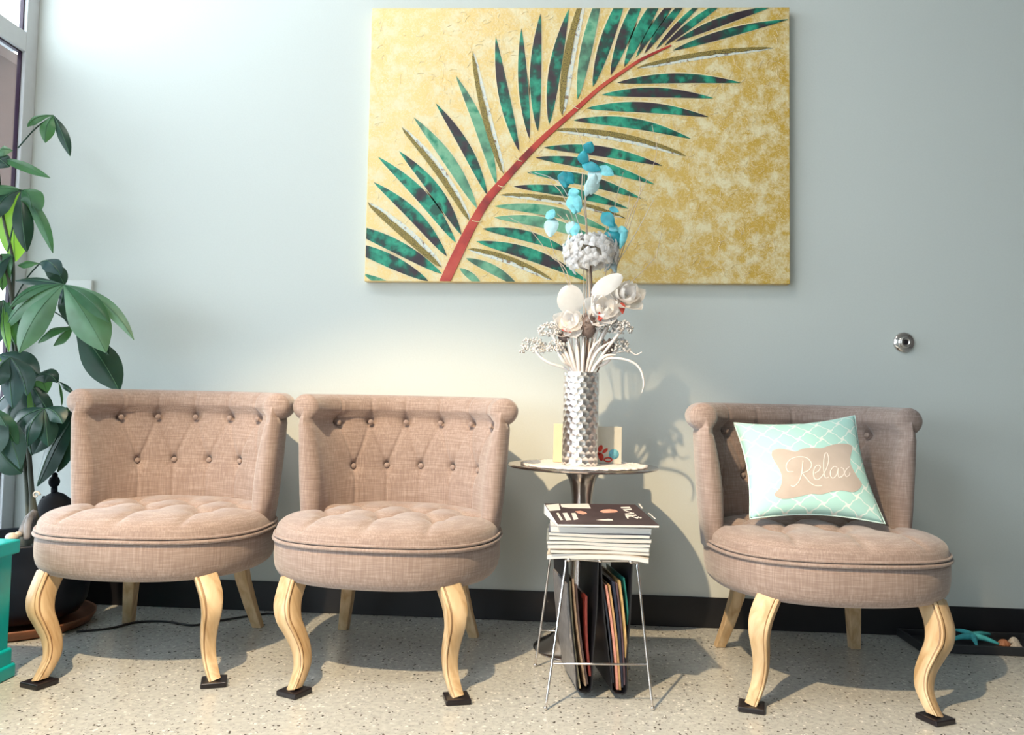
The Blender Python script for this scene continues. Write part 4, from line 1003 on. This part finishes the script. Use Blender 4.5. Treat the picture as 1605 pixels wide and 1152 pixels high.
for i in range(n):
    for j in range(n):
        a = i*(n+1)+j; fs.append((a, a+n+1, a+n+2, a+1)); fs.append((N1+a, N1+a+1, N1+a+n+2, N1+a+n+1))
me.from_pydata(vs, [], fs); uvl = me.uv_layers.new(name='UVMap')
for poly in me.polygons:
    for li in poly.loop_indices:
        vi = me.loops[li].vertex_index % N1; uvl.data[li].uv = ((vi % (n+1))/n, 1-(vi//(n+1))/n)
    poly.use_smooth = True
bm = bmesh.new(); bm.from_mesh(me); bmesh.ops.remove_doubles(bm, verts=bm.verts, dist=1e-6); bmesh.ops.recalc_face_normals(bm, faces=bm.faces); bm.to_mesh(me); bm.free()
def mat_pillow():
    m, N, L, P = new_mat('mint_lattice_cotton')
    uv = N.new('ShaderNodeUVMap'); sx = N.new('ShaderNodeSeparateXYZ'); L.new(uv.outputs[0], sx.inputs[0])
    def mth(op, a, b_=None):
        q = N.new('ShaderNodeMath'); q.operation = op
        for k, v in enumerate((a, b_)):
            if v is None: continue
            if isinstance(v, (int, float)): q.inputs[k].default_value = v
            else: L.new(v, q.inputs[k])
        return q.outputs[0]
    # ogee lattice: two families of waving lines
    X = mth('MULTIPLY', sx.outputs[0], 2*pi*5.5); Y = mth('MULTIPLY', sx.outputs[1], 2*pi*5.5)
    s = mth('ADD', mth('COSINE', X), mth('COSINE', Y))
    w = mth('MULTIPLY', mth('SINE', mth('MULTIPLY', X, 2.0)), mth('SINE', mth('MULTIPLY', Y, 2.0)))
    s2 = mth('ADD', s, mth('MULTIPLY', w, 0.28))
    c = mth('ADD', mth('MULTIPLY', mth('COSINE', mth('MULTIPLY', X, 1)), 0.0), s2)
    ab = mth('ABSOLUTE', c)
    rp = N.new('ShaderNodeValToRGB'); rp.color_ramp.elements[0].position = 0.13; rp.color_ramp.elements[1].position = 0.26
    rp.color_ramp.elements[0].color = (0.78, 0.88, 0.85, 1); rp.color_ramp.elements[1].color = (0.44, 0.74, 0.70, 1)
    L.new(ab, rp.inputs[0]); L.new(rp.outputs[0], P.inputs['Base Color']); P.inputs['Roughness'].default_value = 0.85; P.inputs['Specular IOR Level'].default_value = 0.2
    tc = N.new('ShaderNodeTexCoord'); nz = N.new('ShaderNodeTexNoise'); nz.inputs['Scale'].default_value = 500; L.new(tc.outputs['Object'], nz.inputs['Vector'])
    bp = N.new('ShaderNodeBump'); bp.inputs['Strength'].default_value = 0.2; bp.inputs['Distance'].default_value = 0.001; L.new(nz.outputs[0], bp.inputs['Height']); L.new(bp.outputs[0], P.inputs['Normal'])
    return m
me.materials.append(mat_pillow()); o = bpy.data.objects.new('pillow_cover', me); COL.objects.link(o); o.parent = plw
# inverse map zoomed pixel -> (u, v)
def inv_uv(x, y):
    u = v = 0.5; A = [Vector(p) for p in pc]
    for _ in range(12):
        p = A[0].lerp(A[1], u).lerp(A[3].lerp(A[2], u), v); du = (A[1]-A[0]).lerp(A[2]-A[3], v); dv = (A[3]-A[0]).lerp(A[2]-A[1], u)
        ex, ey = x-p.x, y-p.y; det = du.x*dv.y-du.y*dv.x; u += (ex*dv.y-ey*dv.x)/det; v += (du.x*ey-du.y*ex)/det
    return u, v
pl = [(430, 455), (490, 440), (560, 452), (640, 475), (700, 450), (780, 440), (870, 442), (930, 420), (1010, 395), (1100, 385), (1180, 400), (1168, 470), (1150, 550), (1175, 620), (1225, 690), (1265, 745), (1215, 805), (1150, 825), (1060, 815), (960, 830), (880, 855), (790, 848), (700, 868), (600, 885), (520, 880), (455, 840), (500, 790), (520, 720), (500, 640), (455, 560), (425, 500)]
plq = bez([(x, y, 0) for x, y in pl]+[(pl[0][0], pl[0][1], 0)], 120)[:-1]
uvs = [inv_uv(p.x, p.y) for p in plq]; cu, cv = 0.5, 0.5; cu = sum(u for u, v in uvs)/len(uvs); cv = sum(v for u, v in uvs)/len(uvs)
rows = [[pil(cu+(u-cu)*k/10, cv+(v-cv)*k/10)+nrmP*0.0008 for u, v in uvs] for k in range(11)]
b = MB(); b.grid(rows, closed_u=True)
child(tag(b.build('printed_plaque', simple('beige_print', (0.52, 0.45, 0.40), .85, noise=.05), weld=False), 'beige scalloped plaque'), plw)
strokes = [[(705, 560), (700, 620), (690, 690), (665, 750), (625, 782), (600, 770)], [(620, 655), (570, 650), (555, 600), (590, 548), (670, 524), (745, 540), (782, 590), (760, 640), (700, 668)], [(700, 668), (730, 705), (780, 755), (830, 778), (880, 778)],
           [(812, 668), (848, 645), (862, 612), (842, 596), (812, 618), (800, 665), (812, 715), (845, 722), (878, 695)], [(878, 695), (920, 620), (938, 545), (925, 490), (905, 495), (892, 560), (893, 650), (908, 705), (940, 700)],
           [(1018, 612), (985, 608), (955, 645), (955, 690), (980, 708), (1012, 675), (1028, 615), (1022, 670), (1035, 702), (1058, 690)], [(1052, 612), (1078, 625), (1088, 665), (1105, 692), (1135, 675), (1140, 655)], [(1140, 600), (1110, 625), (1085, 665), (1055, 702)]]
b = MB()
for st_ in strokes:
    P = bez([(x, y, 0) for x, y in st_], 40); l = []
    rows = []
    for i, p in enumerate(P):
        t = (P[min(i+1, len(P)-1)]-P[max(0, i-1)]).normalized(); w = 5.5+2.5*abs(t.y); s = Vector((t.y, -t.x, 0))*w*0.55
        r_ = []
        for q in (p-s, p, p+s): u, v = inv_uv(q.x, q.y); r_.append(pil(u, v)+nrmP*0.0016)
        rows.append(r_)
    b.grid(rows)
child(tag(b.build('printed_word', simple('white_print', (0.86, 0.80, 0.76), .8), weld=False), 'white script word Relax'), plw)
b = MB()
ed = [pil(k/40, 0) for k in range(40)]+[pil(1, k/40) for k in range(40)]+[pil(1-k/40, 1) for k in range(40)]+[pil(0, 1-k/40) for k in range(40)]
b.tube(ed, 0.0022, 6, closed=True); child(b.build('seam', simple('mint_seam', (0.62, 0.82, 0.79), .85)), plw)
tag(plw, 'mint lattice throw pillow reading Relax, propped on the right chair', 'pillow')

# ------------------------------------------------------------------ potted plant, figurine, stones
PX, PY = -1.665, -0.275
pp = empty('potted_plant', (PX, PY, 0))
b = MB(); b.lathe([(0, 0.012), (0.185, 0.012), (0.205, 0.020), (0.212, 0.030), (0.218, 0.034), (0.218, 0.028), (0.205, 0.006), (0.19, 0.0), (0, 0.0)], n=64); b.build('saucer', 'terra', pp)
b = MB(); b.lathe([(0, 0.03), (0.14, 0.03), (0.17, 0.042), (0.190, 0.075), (0.198, 0.13), (0.196, 0.2), (0.192, 0.255), (0.198, 0.268), (0.196, 0.275), (0.182, 0.272), (0.178, 0.24), (0, 0.235)], n=64); b.build('pot', 'pot', pp)
b = MB(); b.lathe([(0.0, 0.25), (0.1, 0.252), (0.18, 0.245)], n=32); b.build('soil', 'soil', pp)
def PL(px, Y): return onY(px[0], px[1], Y)
b = MB()
tr = [([(50, 862), (47, 830), (44, 800), (38, 720), (31, 660), (24, 600), (21, 540), (20, 470), (20, 405), (5, 340), (-5, 240)], .010, -.27), ([(58, 862), (54, 820), (50, 775), (45, 710), (38, 650), (30, 600), (24, 520), (14, 440), (0, 400)], .012, -.30)]
for pl_, r, Y in tr:
    P = stem_pts(pl_, [Y]*len(pl_), 60); m = len(P); b.tube(P, [r*(1.9-1.2*min(1, j/14)) if j < 14 else r*(0.75-0.35*j/m) for j in range(m)], 10)
b.ball(onY(52, 838, -.29), 1, n=20, sc=(.038, .038, .06)); child(b.build('trunk', 'trunk'), pp)
CL = [  # hub px, Y, petiole from px, leaflets (tip px, control offset px (bulge), half width px, material)
 ((84, 181), -.26, (28, 232), [((43, 199), (-8, -9), 7, 'leaf'), ((71, 224), (2, -4), 9, 'leaf'), ((110, 245), (6, -8), 6.5, 'leaf_dark')]),
 ((-6, 246), -.28, (-20, 300), [((79, 279), (0, -6), 6.5, 'leaf'), ((20, 236), (0, -8), 9, 'leaf_pale'), ((15, 262), (0, -5), 10, 'leaf_dark')]),
 ((34, 298), -.27, (12, 395), [((24, 410), (-8, -10), 19, 'leaf_backlit'), ((52, 345), (18, -22), 15, 'leaf'), ((42, 395), (6, -6), 11, 'leaf_dark'), ((-10, 345), (-4, -14), 12, 'leaf_dark'), ((-25, 300), (0, -8), 9, 'leaf'), ((83, 397), (14, -14), 7, 'leaf')]),
 ((62, 413), -.27, (22, 470), [((96, 432), (8, -22), 11, 'leaf_grey'), ((28, 416), (0, -4), 7, 'leaf'), ((101, 447), (12, -12), 11, 'leaf_dark')]),
 ((100, 446), -.34, (22, 520), [((3, 522), (-12, -26), 10, 'leaf_pale'), ((30, 553), (-10, -10), 17, 'leaf_pale'), ((14, 484), (-10, -24), 7, 'leaf'), ((166, 552), (6, -14), 22, 'leaf_pale'), ((210, 533), (14, -32), 8, 'leaf_pale'), ((172, 506), (12, -16), 10, 'leaf'), ((24, 440), (0, -6), 6, 'leaf_dark')]),
 ((100, 446), -.25, (22, 540), [((30, 500), (-8, -18), 17, 'leaf_dark'), ((96, 478), (8, 0), 12, 'leaf_grey'), ((170, 556), (8, -8), 13, 'leaf_dark'), ((113, 516), (8, -8), 13, 'leaf_dark')]),
 ((118, 514), -.27, (60, 480), [((60, 538), (-6, -14), 9, 'leaf'), ((84, 542), (4, -16), 11, 'leaf'), ((187, 613), (10, -12), 20, 'leaf_dark')]),
 ((20, 400), -.30, (18, 470), [((4, 456), (-4, -4), 8, 'leaf'), ((-20, 425), (0, -8), 13, 'leaf'), ((-30, 460), (-4, -10), 16, 'leaf_dark'), ((14, 440), (2, -2), 7, 'leaf')]),
 ((6, 470), -.32, (22, 560), [((-4, 540), (-6, -4), 12, 'leaf_grey'), ((24, 540), (4, -8), 10, 'leaf'), ((14, 552), (0, 0), 7, 'leaf_backlit'), ((-30, 530), (-6, -12), 16, 'leaf_dark')]),
 ((-4, 556), -.34, (30, 640), [((62, 588), (-2, -14), 17, 'leaf_grey'), ((8, 592), (0, 0), 13, 'leaf_backlit'), ((-30, 600), (-6, -8), 16, 'leaf_dark')]),
 ((46, 598), -.32, (34, 660), [((74, 616), (6, -30), 13, 'leaf'), ((90, 600), (16, -26), 10, 'leaf_dark'), ((82, 654), (8, -4), 9, 'leaf_dark'), ((-14, 650), (-10, -10), 14, 'leaf_grey'), ((50, 714), (-16, -20), 24, 'leaf_dark'), ((60, 668), (4, -4), 7, 'leaf_backlit'), ((10, 700), (-14, -10), 20, 'leaf_dark')]),
 ((92, 598), -.24, (46, 598), [((97, 636), (3, 0), 3, 'leaf'), ((118, 618), (4, -4), 3, 'leaf_dark')]),
 ((122, 640), -.22, (60, 760), [((64, 668), (-4, -8), 11, 'leaf_dark'), ((51, 712), (-6, -10), 14, 'leaf_dark'), ((58, 762), (-8, -10), 19, 'leaf_dark'), ((84, 650), (-2, -6), 5, 'leaf'), ((90, 740), (0, 0), 16, 'leaf_dark')]),
 ((-8, 640), -.40, (30, 700), [((32, 735), (6, -18), 14, 'leaf_grey'), ((28, 700), (8, -14), 10, 'leaf'), ((-10, 720), (0, -8), 18, 'leaf_dark')]),
 ((70, 640), -.36, (40, 690), [((20, 680), (-10, -12), 15, 'leaf_dark'), ((44, 700), (-4, -10), 13, 'leaf_dark'), ((98, 664), (8, -12), 11, 'leaf_dark'), ((76, 700), (6, -6), 12, 'leaf_dark')]),
 ((16, 560), -.38, (28, 620), [((-10, 610), (-8, -8), 15, 'leaf_dark'), ((42, 620), (10, -10), 13, 'leaf_dark'), ((20, 640), (4, 0), 13, 'leaf_grey')]),
 ((28, 470), -.24, (20, 500), [((60, 500), (8, -12), 12, 'leaf_dark'), ((40, 530), (8, -8), 12, 'leaf_dark'), ((2, 500), (-6, -8), 11, 'leaf')]),
 ((-12, 690), -.33, (36, 740), [((34, 742), (2, 6), 15, 'leaf_dark'), ((10, 660), (0, -6), 14, 'leaf_dark')])]
def leaflet(mb, hub, tip, off, w, Y, mat, rr):
    a = onY(*hub, Y); t = onY(*tip, Y+rr.uniform(-.035, .02)); s = 1250/(2.72+Y); m = (a+t)/2+Vector((off[0]/s, rr.uniform(-.04, -.005), -off[1]/s*1.0))
    n = 12; rows = []; k = 3; tw = rr.uniform(-.45, .45)
    for i in range(n+1):
        q = i/n; p = a*(1-q)**2+m*2*q*(1-q)+t*q*q; d = ((m-a)*(1-q)+(t-m)*q).normalized()
        nn = Vector((sin(tw), -cos(tw)*0.9, 0.55)); sd = d.cross(nn); sd = sd.normalized() if sd.length > 1e-4 else Vector((1, 0, 0)); nn = sd.cross(d).normalized()
        ww = 1.22*(w/s)*max(0.03, sin(pi*min(1, q**1.25*0.98+0.01)))**0.85*1.12
        rows.append([p+sd*ww*j/k-nn*(0.35*ww*(abs(j)/k)**1.3)*(-1)*-1+nn*0.05*ww*sin(14*q)*(j/k)**2 for j in range(-k, k+1)])
    mb.grid(rows, mat=mat)
    vein = [r[k]+Vector((0, -.0008, .0004)) for r in rows]
    mb.tube(vein, 0.0009, 4, mat='leaf_pale')
rr = random.Random(21)
for hub, Y, pf, ls in CL:
    b = MB()
    for tip, off, w, mt in ls: leaflet(b, hub, tip, off, w, Y, mt, rr)
    a, c = onY(*pf, -.29), onY(*hub, Y); b.tube(bez([a, a.lerp(c, .5)+Vector((0, 0, .012)), c], 12), 0.0022, 6, mat='leaf_dark')
    child(b.build('compound_leaf', None, weld=False), pp)
tag(pp, 'tall green money tree with drooping leaves in a dark pot', 'plant')
# dark seated figurine on the pot
fg = empty('seated_figurine', onY(86, 850, -.20))
b = MB(); c = lambda x, y: onY(x, y, -.20)
b.ball(c(85, 755), 1, n=20, sc=(.017, .017, .020)); b.ball(c(86, 745), 1, n=14, sc=(.009, .009, .010)); 
b.tube([c(85, 764), c(85, 775)], .010, 12)
b.lathe([(0.0, 0.0), (0.075, 0.0), (0.088, 0.02), (0.082, 0.05), (0.064, 0.085), (0.058, 0.105), (0.050, 0.128), (0.024, 0.148), (0.0, 0.156)], c=tuple(Vector((c(85, 850).x, -.20, onY(85, 770, -.2).z-.156))), n=32, sy=0.7)
for sg in (-1, 1):
    q = c(85+sg*17, 790); b.tube(bez([c(85+sg*12, 780), c(85+sg*21, 800), c(85+sg*14, 822)], 12), .013, 10)
    b.ball(c(85+sg*20, 838), 1, n=16, sc=(.036, .034, .018))
child(b.build('figure_body', 'figurine'), fg)
tag(fg, 'small dark seated figurine standing in the plant pot', 'figurine')
b = MB(); b.tube(bez([onY(56, 800, -.33), onY(48, 812, -.34), onY(40, 828, -.36), onY(32, 838, -.38)], 16), [.008+.009*sin(pi*i/16) for i in range(17)], 10)
b.tube(bez([onY(50, 806, -.34), onY(44, 822, -.37), onY(42, 846, -.38)], 12), .010, 10)
b.build('x', 'stone'); o = COL.objects[-1] if False else [x for x in COL.objects if x.name.startswith('x')][0]; o.name = 'driftwood_piece'
tag(o, 'gnarled grey driftwood piece leaning in the plant pot', 'driftwood')
b = MB()
cen = onY(56.5, 776, -.34)
b.tube([cen+Vector((cos(a)*r, 0, sin(a)*r)) for a, r in [(k*0.35, .012-.0005*k) for k in range(20)]], [.0038-.00012*k for k in range(20)], 8)
tag(b.build('spiral_shell', 'shell'), 'small pale spiral shell on the plant trunk', 'shell')
b = MB(); b.ball(onY(19, 842, -.40), 1, n=18, sc=(.018, .02, .014)); b.ball(onY(28, 838, -.39), 1, n=14, sc=(.010, .012, .010))
tag(b.build('pale_stone', 'shell'), 'pale cream stone at the left rim of the plant pot', 'stone')

# ------------------------------------------------------------------ teal box
bx = empty('teal_box', (-1.52, -0.88, 0))
X1 = onZ(22, 1060).x; Y1 = onZ(22, 1060).y
zt_ = onX(28, 846, X1).z
def tbx(name, ins, z0, z1, bev=0.003):
    return child(obj_box(name, (X1-0.32+ins, Y1-0.34+ins, z0), (X1-ins, Y1-ins, z1), 'teal', bevel=bev), bx)
tbx('box_body', 0.012, 0.0, zt_-0.01); tbx('lid', 0.0, zt_-0.035, zt_, 0.004); tbx('base_moulding', 0.004, 0.0, 0.075, 0.006); tbx('base_moulding', -0.003, 0.0, 0.035, 0.006)
tag(bx, 'teal painted wooden box with a lid, cut by the left edge', 'box')

# ------------------------------------------------------------------ tray with starfish and shells
ty = empty('floor_tray', (1.40, -0.10, 0))
b = MB(); x0, x1, y0, y1 = 1.135, 1.72, -0.185, -0.02
b.box(((x0+x1)/2, (y0+y1)/2, .004), (x1-x0, y1-y0, .006))
for (cx, cy, dx, dy) in (((x0+x1)/2, y0, x1-x0, .012), ((x0+x1)/2, y1, x1-x0, .012), (x0, (y0+y1)/2, .012, y1-y0+.012), (x1, (y0+y1)/2, .012, y1-y0+.012)): b.box((cx, cy, .0135), (dx, dy, .025))
child(b.build('tray_body', 'tray', smooth=False, bevel=.002), ty)
tag(ty, 'low dark tray on the floor behind the right chair', 'tray')
b = MB(); c0 = onY(1524, 1003, -.10); c0.z = .032
tips = [((1497, 989), -.055, .038), ((1487, 1003), -.12, .020), ((1531, 1013), -.155, .018), ((1566, 1013), -.13, .018), ((1552, 1002), -.04, .024)]
for tp, Y, zz in tips:
    t = onY(*tp, Y); t.z = zz; P = bez([c0, c0.lerp(t, .5)+Vector((0, 0, .004)), t], 10); b.tube(P, [.0125-.009*i/10 for i in range(len(P))], 10)
b.ball(c0, 1, n=16, sc=(.016, .016, .012)); tag(b.build('starfish', 'star'), 'turquoise starfish lying on the dark floor tray', 'starfish')
for (px, Y, sc, mt, label) in (((1573, 1004), -.10, (.022, .018, .012), 'orange_shell', 'orange brown shell right of the starfish'), ((1589, 1001), -.07, (.018, .014, .012), 'shell', 'cream scallop shell, upper one of the pair at the tray right'), ((1593, 1010), -.12, (.018, .013, .011), 'shell', 'cream scallop shell, lower one of the pair at the tray right'),
                               ((1490, 1009), -.14, (.013, .010, .007), 'orange_shell', 'small pinkish shell at the left arm of the starfish'), ((1432, 1000), -.10, (.013, .012, .008), 'shell', 'small pale shell at the left end of the tray')):
    q = onY(*px, Y); zz = .0075+sc[2]*.72; b = MB(); rows = []
    for i in range(9):
        r = i/8; rows.append([(q.x+sc[0]*r*cos(a)*(1+.06*sin(9*a)*r), Y+sc[1]*r*sin(a)*(1+.06*sin(9*a)*r), .0078+sc[2]*1.5*(1-r*r)*(1+.10*sin(9*a)*r)) for a in [2*pi*j/40 for j in range(40)]])
    rows.append([(q.x, Y, .0075)]*40)
    b.grid(rows, closed_u=True); tag(b.build('seashell', mt), label, 'shell', 'shells on the floor tray')
# cable along the floor behind the left chair
b = MB(); P = bez([onZ(x, y, .004) for x, y in ((120, 990), (170, 985), (215, 975), (260, 974), (300, 980), (330, 975), (400, 964), (430, 962), (470, 972))], 60)
b.tube(P, .0035, 8); tag(b.build('power_cable', 'cable'), 'black cable lying on the floor behind the left chair', 'cable')
